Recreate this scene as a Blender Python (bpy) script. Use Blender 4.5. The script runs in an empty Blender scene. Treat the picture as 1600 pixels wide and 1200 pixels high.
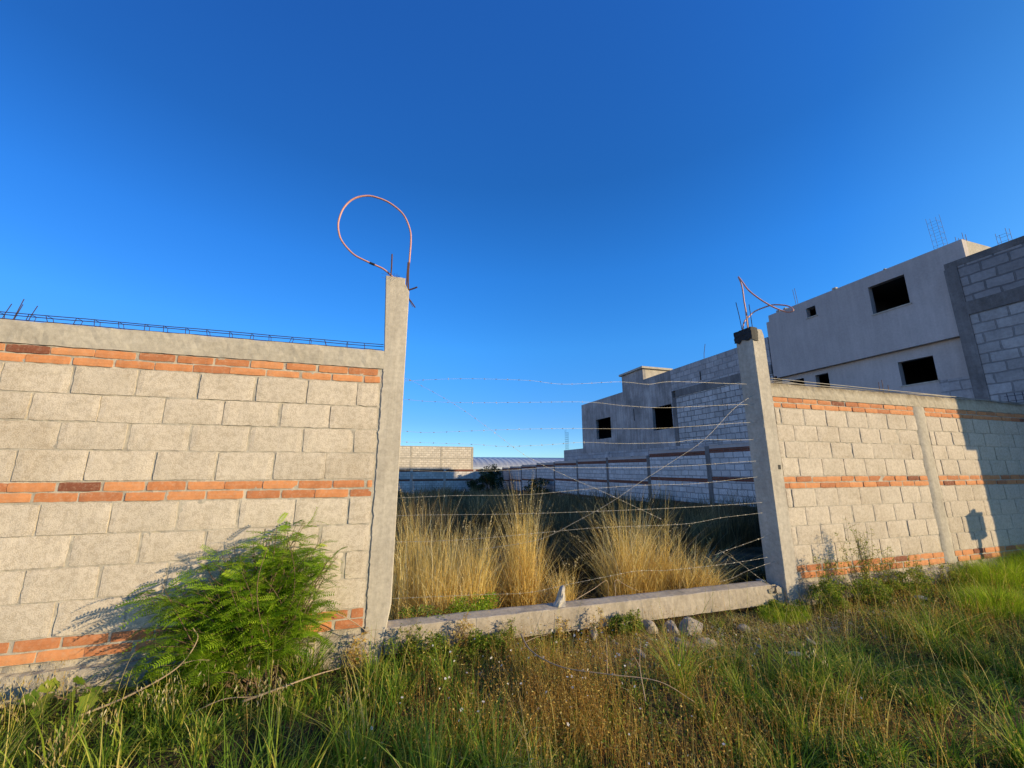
import bpy, math, random
import numpy as np
from mathutils import Vector, Matrix, noise

rng = np.random.default_rng(7)
random.seed(7)
R = math.radians
scene = bpy.context.scene
C = scene.collection

# ------------------------------------------------------------------ camera
cam_d = bpy.data.cameras.new('camera')
cam_d.sensor_width = 36.0
cam_d.lens = 623.2 / 1600 * 36.0
cam_d.clip_start = 0.05
cam_d.clip_end = 3000
cam = bpy.data.objects.new('camera', cam_d)
cam.location = (0, -3.863, 1.55)
cam.rotation_euler = (R(90 + 12.02), 0, R(-17.55))
C.objects.link(cam)
scene.camera = cam

# ------------------------------------------------------------------ sky and sun
SUN_AZ, SUN_EL = 50.0, 16.0            # degrees from the -Y axis towards +X
world = bpy.data.worlds.new('World')
scene.world = world
world.use_nodes = True
nt = world.node_tree
nt.nodes.clear()
wo = nt.nodes.new('ShaderNodeOutputWorld')
bg = nt.nodes.new('ShaderNodeBackground')
sk = nt.nodes.new('ShaderNodeTexSky')
sk.sky_type = 'NISHITA'
sk.sun_disc = False
sk.sun_elevation = R(SUN_EL)
sk.sun_rotation = R(180 - SUN_AZ)
sk.altitude = 2200
sk.air_density = 1.0
sk.dust_density = 0.2
sk.ozone_density = 3.0
hs = nt.nodes.new('ShaderNodeHueSaturation')
hs.inputs['Saturation'].default_value = 1.22
hs.inputs['Value'].default_value = 1.0
nt.links.new(sk.outputs[0], hs.inputs['Color'])
# clear high-altitude air: deepen the sky colour by height above the horizon
tc = nt.nodes.new('ShaderNodeTexCoord')
sx = nt.nodes.new('ShaderNodeSeparateXYZ')
nt.links.new(tc.outputs['Generated'], sx.inputs[0])
cr = nt.nodes.new('ShaderNodeValToRGB')
stops = [(0.0, (.44, .60, .74)), (0.11, (.50, .64, .80)), (0.29, (.62, .99, 1.17)), (0.45, (.57, 1.01, 1.30)), (0.62, (.53, .87, 1.16)), (0.85, (.70, .95, 1.36))]
while len(cr.color_ramp.elements) < len(stops):
    cr.color_ramp.elements.new(0.5)
for el_, (p_, c_) in zip(cr.color_ramp.elements, stops):
    el_.position = p_
    el_.color = (c_[0] / 2, c_[1] / 2, c_[2] / 2, 1)
nt.links.new(sx.outputs[2], cr.inputs[0])
# the half of the sky round the sun stays pale and warm
dt = nt.nodes.new('ShaderNodeVectorMath')
dt.operation = 'DOT_PRODUCT'
nt.links.new(tc.outputs['Generated'], dt.inputs[0])
dt.inputs[1].default_value = (math.sin(R(SUN_AZ)), -math.cos(R(SUN_AZ)), 0)
mr0 = nt.nodes.new('ShaderNodeMapRange')
mr0.inputs[1].default_value = 0.30
mr0.inputs[2].default_value = 0.85
nt.links.new(dt.outputs['Value'], mr0.inputs[0])
mx = nt.nodes.new('ShaderNodeMix')
mx.data_type = 'RGBA'
nt.links.new(mr0.outputs[0], mx.inputs[0])
nt.links.new(cr.outputs[0], mx.inputs[6])
mx.inputs[7].default_value = (0.78, 0.62, 0.48, 1)
# warm tint added to the unseen sky towards -X, reddens light on shaded faces
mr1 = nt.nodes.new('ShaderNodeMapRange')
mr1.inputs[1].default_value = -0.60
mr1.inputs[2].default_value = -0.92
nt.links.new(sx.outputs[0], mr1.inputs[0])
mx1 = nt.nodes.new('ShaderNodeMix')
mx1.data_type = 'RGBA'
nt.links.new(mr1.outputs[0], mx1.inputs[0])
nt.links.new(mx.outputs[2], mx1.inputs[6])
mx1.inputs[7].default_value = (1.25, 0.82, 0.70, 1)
# the part of the sky turned away from the sun is a little deeper
mr2 = nt.nodes.new('ShaderNodeMapRange')
mr2.interpolation_type = 'SMOOTHSTEP'
mr2.inputs[1].default_value = 0.25
mr2.inputs[2].default_value = -0.55
nt.links.new(sx.outputs[0], mr2.inputs[0])
mx2 = nt.nodes.new('ShaderNodeMix')
mx2.data_type = 'RGBA'
nt.links.new(mr2.outputs[0], mx2.inputs[0])
mx2.inputs[6].default_value = (1, 1, 1, 1)
mx2.inputs[7].default_value = (0.80, 0.76, 0.80, 1)
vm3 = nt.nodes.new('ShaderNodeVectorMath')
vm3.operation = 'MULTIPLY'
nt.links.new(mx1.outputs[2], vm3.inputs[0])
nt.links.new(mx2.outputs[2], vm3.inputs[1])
vm = nt.nodes.new('ShaderNodeVectorMath')
vm.operation = 'MULTIPLY'
nt.links.new(hs.outputs[0], vm.inputs[0])
nt.links.new(vm3.outputs[0], vm.inputs[1])
vm2 = nt.nodes.new('ShaderNodeVectorMath')
vm2.operation = 'SCALE'
vm2.inputs['Scale'].default_value = 2.0
nt.links.new(vm.outputs[0], vm2.inputs[0])
nt.links.new(vm2.outputs[0], bg.inputs[0])
bg.inputs[1].default_value = 0.148
nt.links.new(bg.outputs[0], wo.inputs[0])

sd = bpy.data.lights.new('sun', 'SUN')
sd.energy = 4.15
sd.angle = R(0.5)
sd.color = (1.0, 0.78, 0.47)
sun = bpy.data.objects.new('sun', sd)
a, e = R(SUN_AZ), R(SUN_EL)
to_sun = Vector((math.sin(a) * math.cos(e), -math.cos(a) * math.cos(e), math.sin(e)))
sun.rotation_euler = to_sun.to_track_quat('Z', 'Y').to_euler()
C.objects.link(sun)

vs = scene.view_settings
vs.view_transform = 'Standard'
vs.look = 'None'
vs.exposure = 0.70
vs.gamma = 1
vs.use_curve_mapping = False


# ------------------------------------------------------------------ materials
def nodes_of(name):
    m = bpy.data.materials.new(name)
    m.use_nodes = True
    t = m.node_tree
    b = t.nodes['Principled BSDF']
    return m, t, b


def N(t, kind, **kw):
    n = t.nodes.new(kind)
    for k, v in kw.items():
        if k in n.inputs.keys():
            n.inputs[k].default_value = v
        else:
            setattr(n, k, v)
    return n


def ramp(t, fac, stops):
    r = t.nodes.new('ShaderNodeValToRGB')
    el = r.color_ramp.elements
    while len(el) < len(stops):
        el.new(0.5)
    for e_, (p, c) in zip(el, stops):
        e_.position = p
        e_.color = (*c, 1)
    t.links.new(fac, r.inputs[0])
    return r.outputs[0]


def mix(t, fac, c1, c2, mode='MIX'):
    m = t.nodes.new('ShaderNodeMix')
    m.data_type = 'RGBA'
    m.blend_type = mode
    for sock, v in ((m.inputs[0], fac), (m.inputs[6], c1), (m.inputs[7], c2)):
        if hasattr(v, 'is_output') or isinstance(v, bpy.types.NodeSocket):
            t.links.new(v, sock)
        elif isinstance(v, (int, float)):
            sock.default_value = v
        else:
            sock.default_value = (*v, 1)
    return m.outputs[2]


def maths(t, op, a_, b_=0.0):
    m = t.nodes.new('ShaderNodeMath')
    m.operation = op
    for s, v in zip(m.inputs, (a_, b_)):
        if isinstance(v, (int, float)):
            s.default_value = v
        else:
            t.links.new(v, s)
    return m.outputs[0]


def noise_n(t, vec, scale, detail=5, rough=0.6):
    n = N(t, 'ShaderNodeTexNoise', Scale=scale, Detail=detail, Roughness=rough)
    t.links.new(vec, n.inputs['Vector'])
    return n.outputs['Fac']


def bump(t, b, h, strength, dist, prev=None):
    n = N(t, 'ShaderNodeBump', Strength=strength, Distance=dist)
    t.links.new(h, n.inputs['Height'])
    if prev is not None:
        t.links.new(prev, n.inputs['Normal'])
    t.links.new(n.outputs[0], b.inputs['Normal'])
    return n.outputs[0]


def concrete(name, c1, c2, c3, streak=0.0, bumpd=0.004, big=1.5, pits=True, topstain=None, wave=1.0, fine=0.8):
    m, t, b = nodes_of(name)
    g = t.nodes.new('ShaderNodeNewGeometry').outputs['Position']
    n1 = noise_n(t, g, big, 7, 0.65)
    n2 = noise_n(t, g, 22, 6, 0.7)
    col = ramp(t, n1, [(0.3, c1), (0.52, c2), (0.72, c3)])
    dark = ramp(t, n2, [(0.3, (0.72, 0.71, 0.69)), (0.62, (1.06, 1.05, 1.03))])
    col = mix(t, fine, col, dark, 'MULTIPLY')
    if streak:
        mp = t.nodes.new('ShaderNodeMapping')
        mp.inputs['Scale'].default_value = (7, 7, 0.7)
        t.links.new(g, mp.inputs[0])
        n3 = noise_n(t, mp.outputs[0], 1.3, 6, 0.7)
        st = ramp(t, n3, [(0.42, (0.42, 0.41, 0.42)), (0.62, (1, 1, 1))])
        col = mix(t, streak, col, st, 'MULTIPLY')
    if topstain:
        z0, z1 = topstain                # mould that runs down from a wall top
        sp = t.nodes.new('ShaderNodeSeparateXYZ')
        t.links.new(g, sp.inputs[0])
        mr = N(t, 'ShaderNodeMapRange')
        mr.inputs[1].default_value = z0
        mr.inputs[2].default_value = z1
        t.links.new(sp.outputs[2], mr.inputs[0])
        nn = noise_n(t, g, 7, 6, 0.75)
        f = maths(t, 'MULTIPLY', mr.outputs[0], nn)
        st = ramp(t, f, [(0.22, (1, 1, 1)), (0.5, (0.42, 0.37, 0.29))])
        col = mix(t, 0.9, col, st, 'MULTIPLY')
    t.links.new(col, b.inputs['Base Color'])
    b.inputs['Roughness'].default_value = 0.93
    b.inputs['Specular IOR Level'].default_value = 0.2
    h = noise_n(t, g, 60, 8, 0.75)
    p = bump(t, b, h, 0.6, bumpd)
    p = bump(t, b, noise_n(t, g, 9, 6, 0.6), 0.5 * wave, bumpd * 3, p)
    return m


def block_material(name, base, var, pit=1.0):
    m, t, b = nodes_of(name)
    g = t.nodes.new('ShaderNodeNewGeometry').outputs['Position']
    at = t.nodes.new('ShaderNodeAttribute')
    at.attribute_name = 'v'
    tone = ramp(t, at.outputs['Fac'], [(0.0, [c * (1 - var) for c in base]), (0.5, base),
                                       (1.0, [min(1, c * (1 + var * 0.7)) for c in base])])
    n2 = noise_n(t, g, 5, 7, 0.7)
    col = mix(t, 0.5, tone, ramp(t, n2, [(0.32, (0.80, 0.78, 0.74)), (0.65, (1.08, 1.06, 1.04))]), 'MULTIPLY')
    vo = N(t, 'ShaderNodeTexVoronoi', Scale=130.0)
    t.links.new(g, vo.inputs['Vector'])
    nm = noise_n(t, g, 26, 4, 0.6)
    pf = maths(t, 'ADD', vo.outputs['Distance'], maths(t, 'MULTIPLY', maths(t, 'SUBTRACT', 0.70, nm), -1.9 * pit))
    pitm = ramp(t, pf, [(0.02, (0.55, 0.51, 0.45)), (0.18, (1, 1, 1))])
    col = mix(t, 0.42, col, pitm, 'MULTIPLY')
    smear = ramp(t, noise_n(t, g, 2.1, 8, 0.78), [(0.54, (0, 0, 0)), (0.66, (1, 1, 1))])
    col = mix(t, maths(t, 'MULTIPLY', smear, 0.55), col, (0.54, 0.48, 0.39))
    damp = ramp(t, noise_n(t, g, 0.9, 8, 0.7), [(0.33, (0.80, 0.77, 0.72)), (0.50, (1, 1, 1))])
    col = mix(t, 0.8, col, damp, 'MULTIPLY')
    t.links.new(col, b.inputs['Base Color'])
    b.inputs['Roughness'].default_value = 0.95
    b.inputs['Specular IOR Level'].default_value = 0.15
    p = bump(t, b, pf, 0.35, 0.0025)
    p = bump(t, b, noise_n(t, g, 150, 8, 0.8), 0.7, 0.002, p)
    return m


def brick_clay(name):
    m, t, b = nodes_of(name)
    g = t.nodes.new('ShaderNodeNewGeometry').outputs['Position']
    at = t.nodes.new('ShaderNodeAttribute')
    at.attribute_name = 'v'
    tone = ramp(t, at.outputs['Fac'], [(0.0, (0.20, 0.075, 0.045)), (0.2, (0.34, 0.13, 0.065)),
                                       (0.55, (0.53, 0.225, 0.095)), (1.0, (0.60, 0.28, 0.125))])
    n2 = noise_n(t, g, 12, 6, 0.7)
    col = mix(t, 0.7, tone, ramp(t, n2, [(0.3, (0.72, 0.66, 0.62)), (0.62, (1.08, 1.06, 1.04))]), 'MULTIPLY')
    dust = ramp(t, noise_n(t, g, 34, 7, 0.75), [(0.50, (0, 0, 0)), (0.72, (1, 1, 1))])
    col = mix(t, maths(t, 'MULTIPLY', dust, 0.55), col, (0.50, 0.36, 0.25))
    t.links.new(col, b.inputs['Base Color'])
    b.inputs['Roughness'].default_value = 0.9
    b.inputs['Specular IOR Level'].default_value = 0.2
    bump(t, b, noise_n(t, g, 70, 7, 0.7), 0.6, 0.003)
    return m


def far_blocks(name, block, mortar, bw=0.41, rh=0.215, ms=0.014, stain=0.3, dist=0.015, streak=0.0):
    m, t, b = nodes_of(name)
    g = t.nodes.new('ShaderNodeNewGeometry').outputs['Position']
    sp = t.nodes.new('ShaderNodeSeparateXYZ')
    t.links.new(g, sp.inputs[0])
    cb = t.nodes.new('ShaderNodeCombineXYZ')
    nx = maths(t, 'MULTIPLY', maths(t, 'SUBTRACT', noise_n(t, g, 3.5, 3), 0.5), dist * 4)
    nz = maths(t, 'MULTIPLY', maths(t, 'SUBTRACT', noise_n(t, g, 2.3, 3), 0.5), dist * 4)
    t.links.new(maths(t, 'ADD', maths(t, 'ADD', sp.outputs[0], sp.outputs[1]), nx), cb.inputs[0])
    t.links.new(maths(t, 'ADD', sp.outputs[2], nz), cb.inputs[1])
    br = t.nodes.new('ShaderNodeTexBrick')
    br.inputs['Scale'].default_value = 1.0
    br.inputs['Brick Width'].default_value = bw
    br.inputs['Row Height'].default_value = rh
    br.inputs['Mortar Size'].default_value = ms
    br.inputs['Mortar Smooth'].default_value = 0.3
    br.inputs['Bias'].default_value = 0.0
    br.inputs['Color1'].default_value = (*block, 1)
    br.inputs['Color2'].default_value = (*[c * 0.78 for c in block], 1)
    br.inputs['Mortar'].default_value = (*mortar, 1)
    t.links.new(cb.outputs[0], br.inputs['Vector'])
    n1 = noise_n(t, g, 1.2, 7, 0.7)
    col = mix(t, stain, br.outputs['Color'], ramp(t, n1, [(0.35, (0.5, 0.5, 0.5)), (0.62, (1.15, 1.15, 1.15))]), 'MULTIPLY')
    col = mix(t, 0.6, col, ramp(t, noise_n(t, g, 18, 6, 0.7), [(0.3, (0.7, 0.7, 0.7)), (0.6, (1.08, 1.08, 1.08))]), 'MULTIPLY')
    if streak:
        mp = t.nodes.new('ShaderNodeMapping')
        mp.inputs['Scale'].default_value = (5, 5, 0.45)
        t.links.new(g, mp.inputs[0])
        st = ramp(t, noise_n(t, mp.outputs[0], 1.6, 6, 0.7), [(0.42, (0.36, 0.36, 0.36)), (0.54, (1, 1, 1))])
        col = mix(t, streak, col, st, 'MULTIPLY')
    t.links.new(col, b.inputs['Base Color'])
    b.inputs['Roughness'].default_value = 0.95
    b.inputs['Specular IOR Level'].default_value = 0.15
    h = maths(t, 'SUBTRACT', 1.0, br.outputs['Fac'])
    p = bump(t, b, h, 1.0, 0.012)
    bump(t, b, noise_n(t, g, 40, 6, 0.7), 0.5, 0.006, p)
    return m


def leaf_material(name, stops, trans=0.35, rough=0.55, spec=0.3):
    m, t, b = nodes_of(name)
    at = t.nodes.new('ShaderNodeAttribute')
    at.attribute_name = 'v'
    col = ramp(t, at.outputs['Fac'], stops)
    t.links.new(col, b.inputs['Base Color'])
    b.inputs['Roughness'].default_value = rough
    b.inputs['Specular IOR Level'].default_value = spec
    tr = t.nodes.new('ShaderNodeBsdfTranslucent')
    t.links.new(col, tr.inputs[0])
    ms = t.nodes.new('ShaderNodeMixShader')
    ms.inputs[0].default_value = trans
    t.links.new(b.outputs[0], ms.inputs[1])
    t.links.new(tr.outputs[0], ms.inputs[2])
    t.links.new(ms.outputs[0], t.nodes['Material Output'].inputs[0])
    return m


def plain(name, col, rough=0.6, metal=0.0, nscale=30, amount=0.3, spec=0.4):
    m, t, b = nodes_of(name)
    g = t.nodes.new('ShaderNodeNewGeometry').outputs['Position']
    n = noise_n(t, g, nscale, 5, 0.7)
    c = mix(t, amount, col, ramp(t, n, [(0.3, [x * 0.4 for x in col]), (0.7, [min(1, x * 1.5) for x in col])]))
    t.links.new(c, b.inputs['Base Color'])
    b.inputs['Roughness'].default_value = rough
    b.inputs['Metallic'].default_value = metal
    b.inputs['Specular IOR Level'].default_value = spec
    bump(t, b, n, 0.3, 0.003)
    return m


M = {}
M['block'] = block_material('concrete_block', (0.55, 0.49, 0.405), 0.05)
M['brick'] = brick_clay('clay_brick')
M['mortar'] = concrete('mortar', (0.31, 0.285, 0.24), (0.42, 0.385, 0.32), (0.50, 0.455, 0.38), bumpd=0.005, big=6)
M['beam'] = concrete('beam_concrete', (0.34, 0.31, 0.255), (0.42, 0.385, 0.32), (0.48, 0.445, 0.375), bumpd=0.003, big=3, wave=0.6)
M['beam_old'] = concrete('weathered_beam_concrete', (0.36, 0.32, 0.25), (0.43, 0.385, 0.30), (0.47, 0.43, 0.35), bumpd=0.004, big=3, topstain=(2.50, 2.67))
M['post'] = concrete('post_concrete', (0.40, 0.365, 0.305), (0.48, 0.44, 0.37), (0.52, 0.48, 0.41), bumpd=0.002, big=1.8, streak=0.25, wave=0.4)
M['footing'] = concrete('footing_concrete', (0.28, 0.25, 0.20), (0.40, 0.36, 0.29), (0.45, 0.41, 0.34), bumpd=0.012, big=4)
M['curb'] = concrete('sill_concrete', (0.30, 0.26, 0.20), (0.40, 0.35, 0.28), (0.46, 0.41, 0.33), bumpd=0.004, big=4, wave=0.5)
M['plaster'] = concrete('grey_plaster', (0.41, 0.37, 0.35), (0.47, 0.425, 0.40), (0.55, 0.50, 0.475), bumpd=0.0015, big=0.55, fine=0.4, wave=1.6, streak=0.16)
M['plaster_old'] = concrete('stained_plaster', (0.24, 0.23, 0.22), (0.42, 0.395, 0.385), (0.60, 0.57, 0.55), streak=0.5, bumpd=0.006, big=0.9)
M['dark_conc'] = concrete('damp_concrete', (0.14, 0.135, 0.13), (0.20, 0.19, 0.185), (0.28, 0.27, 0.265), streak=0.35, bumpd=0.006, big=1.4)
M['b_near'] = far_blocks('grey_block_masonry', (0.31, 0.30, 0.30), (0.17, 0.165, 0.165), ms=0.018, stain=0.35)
M['b_white'] = far_blocks('whitewashed_block_masonry', (0.60, 0.58, 0.56), (0.25, 0.24, 0.235), ms=0.016, stain=0.4, streak=0.35)
M['b_low'] = far_blocks('pale_grey_block_masonry', (0.44, 0.43, 0.42), (0.25, 0.245, 0.24), ms=0.016, stain=0.5, streak=0.1)
M['b_mid'] = far_blocks('upper_block_masonry', (0.48, 0.46, 0.455), (0.33, 0.32, 0.315), ms=0.015, stain=0.4, streak=0.2)
M['b_side'] = far_blocks('boundary_block_masonry', (0.64, 0.62, 0.60), (0.32, 0.31, 0.30), ms=0.017, stain=0.35)
M['b_far'] = far_blocks('pale_block_masonry', (0.66, 0.60, 0.50), (0.46, 0.41, 0.33), ms=0.03, stain=0.2)
M['band_side'] = far_blocks('red_brick_band', (0.24, 0.085, 0.05), (0.18, 0.13, 0.11), bw=0.25, rh=0.075, ms=0.012, stain=0.4, dist=0.004)
M['rust'] = plain('rusty_steel', (0.10, 0.055, 0.04), 0.8, 0.3)
M['rebar_dark'] = plain('dark_rebar', (0.05, 0.045, 0.07), 0.7, 0.4)
M['conduit'] = plain('pink_conduit', (0.50, 0.25, 0.20), 0.42, 0.0, amount=0.25)
M['black'] = plain('tar_black', (0.012, 0.013, 0.016), 0.75, 0)
M['wire'] = plain('galvanised_wire', (0.34, 0.32, 0.28), 0.55, 0.5)
M['tin'] = plain('grey_sheet_metal', (0.42, 0.44, 0.45), 0.45, 0.35, amount=0.15)
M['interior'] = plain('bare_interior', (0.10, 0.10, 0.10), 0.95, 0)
M['stone'] = concrete('rubble_stone', (0.22, 0.20, 0.17), (0.32, 0.29, 0.25), (0.42, 0.39, 0.34), bumpd=0.012, big=9)
M['stone_white'] = concrete('pale_stone', (0.30, 0.28, 0.24), (0.44, 0.41, 0.36), (0.56, 0.53, 0.48), bumpd=0.008, big=20)
M['bark'] = plain('bark', (0.13, 0.085, 0.05), 0.9, 0)
M['twig'] = plain('dry_twig', (0.34, 0.25, 0.16), 0.85, 0)
G1 = [(0.0, (0.05, 0.11, 0.012)), (0.3, (0.13, 0.25, 0.02)), (0.58, (0.30, 0.38, 0.035)), (0.80, (0.52, 0.47, 0.08)), (1.0, (0.68, 0.54, 0.22))]
M['grass'] = leaf_material('green_grass', G1, 0.48)
M['grass_bright'] = leaf_material('bright_grass', [(0, (0.16, 0.28, 0.012)), (0.6, (0.30, 0.44, 0.02)), (1, (0.42, 0.52, 0.05))], 0.5)
M['dry'] = leaf_material('golden_dry_grass', [(0, (0.42, 0.26, 0.06)), (0.4, (0.74, 0.53, 0.14)), (0.8, (0.86, 0.70, 0.26)), (1.0, (0.86, 0.77, 0.48))], 0.45)
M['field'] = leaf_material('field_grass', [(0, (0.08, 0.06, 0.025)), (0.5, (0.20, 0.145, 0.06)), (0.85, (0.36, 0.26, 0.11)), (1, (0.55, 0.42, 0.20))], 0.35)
M['russet'] = leaf_material('russet_stalks', [(0, (0.24, 0.10, 0.025)), (0.45, (0.52, 0.30, 0.06)), (0.8, (0.66, 0.52, 0.13)), (1, (0.72, 0.62, 0.22))], 0.42)
M['weed'] = leaf_material('weed_leaves', [(0, (0.08, 0.15, 0.012)), (0.5, (0.19, 0.29, 0.025)), (0.8, (0.36, 0.38, 0.05)), (1, (0.50, 0.42, 0.12))], 0.45)
M['frond'] = leaf_material('feathery_leaves', [(0, (0.08, 0.18, 0.012)), (0.5, (0.27, 0.44, 0.025)), (0.9, (0.44, 0.60, 0.05)), (1, (0.56, 0.54, 0.10))], 0.5, 0.45)
M['dark_leaf'] = leaf_material('dark_tree_leaves', [(0, (0.02, 0.04, 0.012)), (0.6, (0.04, 0.075, 0.02)), (1, (0.08, 0.12, 0.03))], 0.25)
M['oat'] = leaf_material('oat_spikelets', [(0, (0.38, 0.27, 0.10)), (0.6, (0.52, 0.42, 0.20)), (1, (0.66, 0.60, 0.38))], 0.45)
M['petal'] = leaf_material('white_petals', [(0, (0.62, 0.60, 0.56)), (1, (0.82, 0.80, 0.78))], 0.3)


def ground_material():
    m, t, b = nodes_of('ground_soil')
    g = t.nodes.new('ShaderNodeNewGeometry').outputs['Position']
    n1 = noise_n(t, g, 1.4, 8, 0.7)
    col = ramp(t, n1, [(0.3, (0.035, 0.035, 0.016)), (0.46, (0.075, 0.058, 0.032)), (0.62, (0.16, 0.115, 0.068)), (0.8, (0.27, 0.20, 0.13))])
    col = mix(t, 0.8, col, ramp(t, noise_n(t, g, 45, 8, 0.8), [(0.3, (0.35, 0.35, 0.35)), (0.7, (1.3, 1.3, 1.3))]), 'MULTIPLY')
    t.links.new(col, b.inputs['Base Color'])
    b.inputs['Roughness'].default_value = 1.0
    b.inputs['Specular IOR Level'].default_value = 0.1
    p = bump(t, b, noise_n(t, g, 30, 9, 0.75), 1.0, 0.03)
    return m


M['ground'] = ground_material()


# ------------------------------------------------------------------ mesh helpers
def tag(o, label=None, cat=None, group=None, kind=None):
    if label:
        o['label'] = label
    if cat:
        o['category'] = cat
    if group:
        o['group'] = group
    if kind:
        o['kind'] = kind
    return o


def empty(name, loc=(0, 0, 0)):
    o = bpy.data.objects.new(name, None)
    o.location = loc
    C.objects.link(o)
    return o


def link(name, me, mat, parent=None, smooth=False):
    me.materials.append(mat)
    o = bpy.data.objects.new(name, me)
    C.objects.link(o)
    if parent is not None:
        o.parent = parent
        o.location = -parent.location
    if smooth:
        me.polygons.foreach_set('use_smooth', [True] * len(me.polygons))
    me.update()
    return o


def np_mesh(name, V, F, v=None):
    """V (n,3), F (m,k) all faces of one size."""
    me = bpy.data.meshes.new(name)
    V = np.asarray(V, dtype=np.float32)
    F = np.asarray(F, dtype=np.int32)
    me.vertices.add(len(V))
    me.vertices.foreach_set('co', V.ravel())
    k = F.shape[1]
    me.loops.add(F.size)
    me.loops.foreach_set('vertex_index', F.ravel())
    me.polygons.add(len(F))
    me.polygons.foreach_set('loop_start', np.arange(0, F.size, k, dtype=np.int32))
    me.polygons.foreach_set('loop_total', np.full(len(F), k, dtype=np.int32))
    if v is not None:
        at = me.attributes.new('v', 'FLOAT', 'POINT')
        at.data.foreach_set('value', np.asarray(v, dtype=np.float32))
    me.update(calc_edges=True)
    return me


class MB:
    def __init__(s):
        s.v, s.f, s.a, s.marks = [], [], [], []

    def add(s, vs_, fs_, val=0.5):
        b_ = len(s.v)
        s.marks.append((b_, len(s.f)))
        s.v += [tuple(p) for p in vs_]
        s.a += [val] * len(vs_)
        s.f += [tuple(i + b_ for i in f) for f in fs_]

    def box(s, x0, x1, y0, y1, z0, z1, val=0.5):
        s.add([(x0, y0, z0), (x1, y0, z0), (x1, y1, z0), (x0, y1, z0), (x0, y0, z1), (x1, y0, z1), (x1, y1, z1), (x0, y1, z1)],
              [(0, 3, 2, 1), (4, 5, 6, 7), (0, 1, 5, 4), (1, 2, 6, 5), (2, 3, 7, 6), (3, 0, 4, 7)], val)

    def tube(s, pts, r, sides=6, val=0.5, cap=True):
        pts = [Vector(p) for p in pts]
        rr = r if isinstance(r, (list, tuple)) else [r] * len(pts)
        vs_, fs_ = [], []
        n = None
        for i, p in enumerate(pts):
            d = (pts[min(i + 1, len(pts) - 1)] - pts[max(i - 1, 0)]).normalized()
            if n is None:
                n = d.orthogonal().normalized()
            else:
                n = (n - d * n.dot(d))
                n = n.normalized() if n.length > 1e-6 else d.orthogonal().normalized()
            b_ = d.cross(n)
            for k in range(sides):
                a_ = 2 * math.pi * k / sides
                vs_.append(p + (n * math.cos(a_) + b_ * math.sin(a_)) * rr[i])
        for i in range(len(pts) - 1):
            for k in range(sides):
                fs_.append((i * sides + k, i * sides + (k + 1) % sides, (i + 1) * sides + (k + 1) % sides, (i + 1) * sides + k))
        if cap:
            fs_.append(tuple(range(sides))[::-1])
            fs_.append(tuple((len(pts) - 1) * sides + k for k in range(sides)))
        s.add(vs_, fs_, val)

    def build_each(s, name, mat, parent=None):
        """every added shape as an object of its own"""
        for k, (v0, f0) in enumerate(s.marks):
            v1, f1 = s.marks[k + 1] if k + 1 < len(s.marks) else (len(s.v), len(s.f))
            m_ = MB()
            m_.v, m_.a = s.v[v0:v1], s.a[v0:v1]
            m_.f = [tuple(i - v0 for i in f) for f in s.f[f0:f1]]
            m_.build(name, mat, parent)

    def build(s, name, mat, parent=None, smooth=False):
        me = bpy.data.meshes.new(name)
        me.from_pydata(s.v, [], s.f)
        at = me.attributes.new('v', 'FLOAT', 'POINT')
        at.data.foreach_set('value', s.a)
        return link(name, me, mat, parent, smooth)


def spline(pts, n=8):
    """Catmull-Rom through pts."""
    P = [Vector(p) for p in pts]
    P = [P[0] * 2 - P[1]] + P + [P[-1] * 2 - P[-2]]
    out = []
    for i in range(1, len(P) - 2):
        for k in range(n):
            t = k / n
            out.append(0.5 * ((2 * P[i]) + (-P[i - 1] + P[i + 1]) * t + (2 * P[i - 1] - 5 * P[i] + 4 * P[i + 1] - P[i + 2]) * t * t
                              + (-P[i - 1] + 3 * P[i] - 3 * P[i + 1] + P[i + 2]) * t ** 3))
    out.append(P[-2])
    return out


def nz(x, y, z=0.0):
    return noise.noise(Vector((x, y, z)))


def gz(x, y):
    """height of the ground"""
    if y > 0.2:
        h = -0.03 * (y - 0.2) - 0.02
        h += 0.05 * nz(x * 0.5, y * 0.5, 3)
        h = max(h, -1.15)
    else:
        h = -0.02 + 0.10 * min(1, max(0, (x - 4.6) / 4.0)) + 0.06 * min(1, max(0, (-x) / 1.5)) - 0.015 * max(0, min(4, -y))
        h += 0.045 * nz(x * 0.9, y * 0.9, 1) + 0.02 * nz(x * 3, y * 3, 7)
        m = min(1.0, max(0.0, (-y - 0.45) / 0.5))
        h += m * (0.24 * max(0.0, nz(x * 0.95 + 3.1, y * 1.3, 5)) - 0.10 * max(0.0, nz(x * 1.2, y * 1.5, 15)))
    return h


gz_v = np.vectorize(gz)


# rough stone/concrete bar with irregular faces
def rough_bar(mb, x0, x1, prof, step=0.05, amp=0.006, seed=0):
    """prof: list of (y,z) closed outline swept along x."""
    n = max(2, int((x1 - x0) / step))
    k = len(prof)
    vs_, fs_ = [], []
    for i in range(n + 1):
        x = x0 + (x1 - x0) * i / n
        for j, (y, z) in enumerate(prof):
            vs_.append((x, y + amp * nz(x * 9, j * 3.1, seed) + amp * 0.6 * nz(x * 30, j * 5, seed),
                        z + amp * nz(x * 7, j * 4.7, seed + 9) + amp * 0.6 * nz(x * 33, j * 7, seed + 2)))
    for i in range(n):
        for j in range(k):
            fs_.append((i * k + j, (i + 1) * k + j, (i + 1) * k + (j + 1) % k, i * k + (j + 1) % k))
    fs_.append(tuple(range(k)))
    fs_.append(tuple(n * k + j for j in range(k))[::-1])
    mb.add(vs_, fs_)


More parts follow.
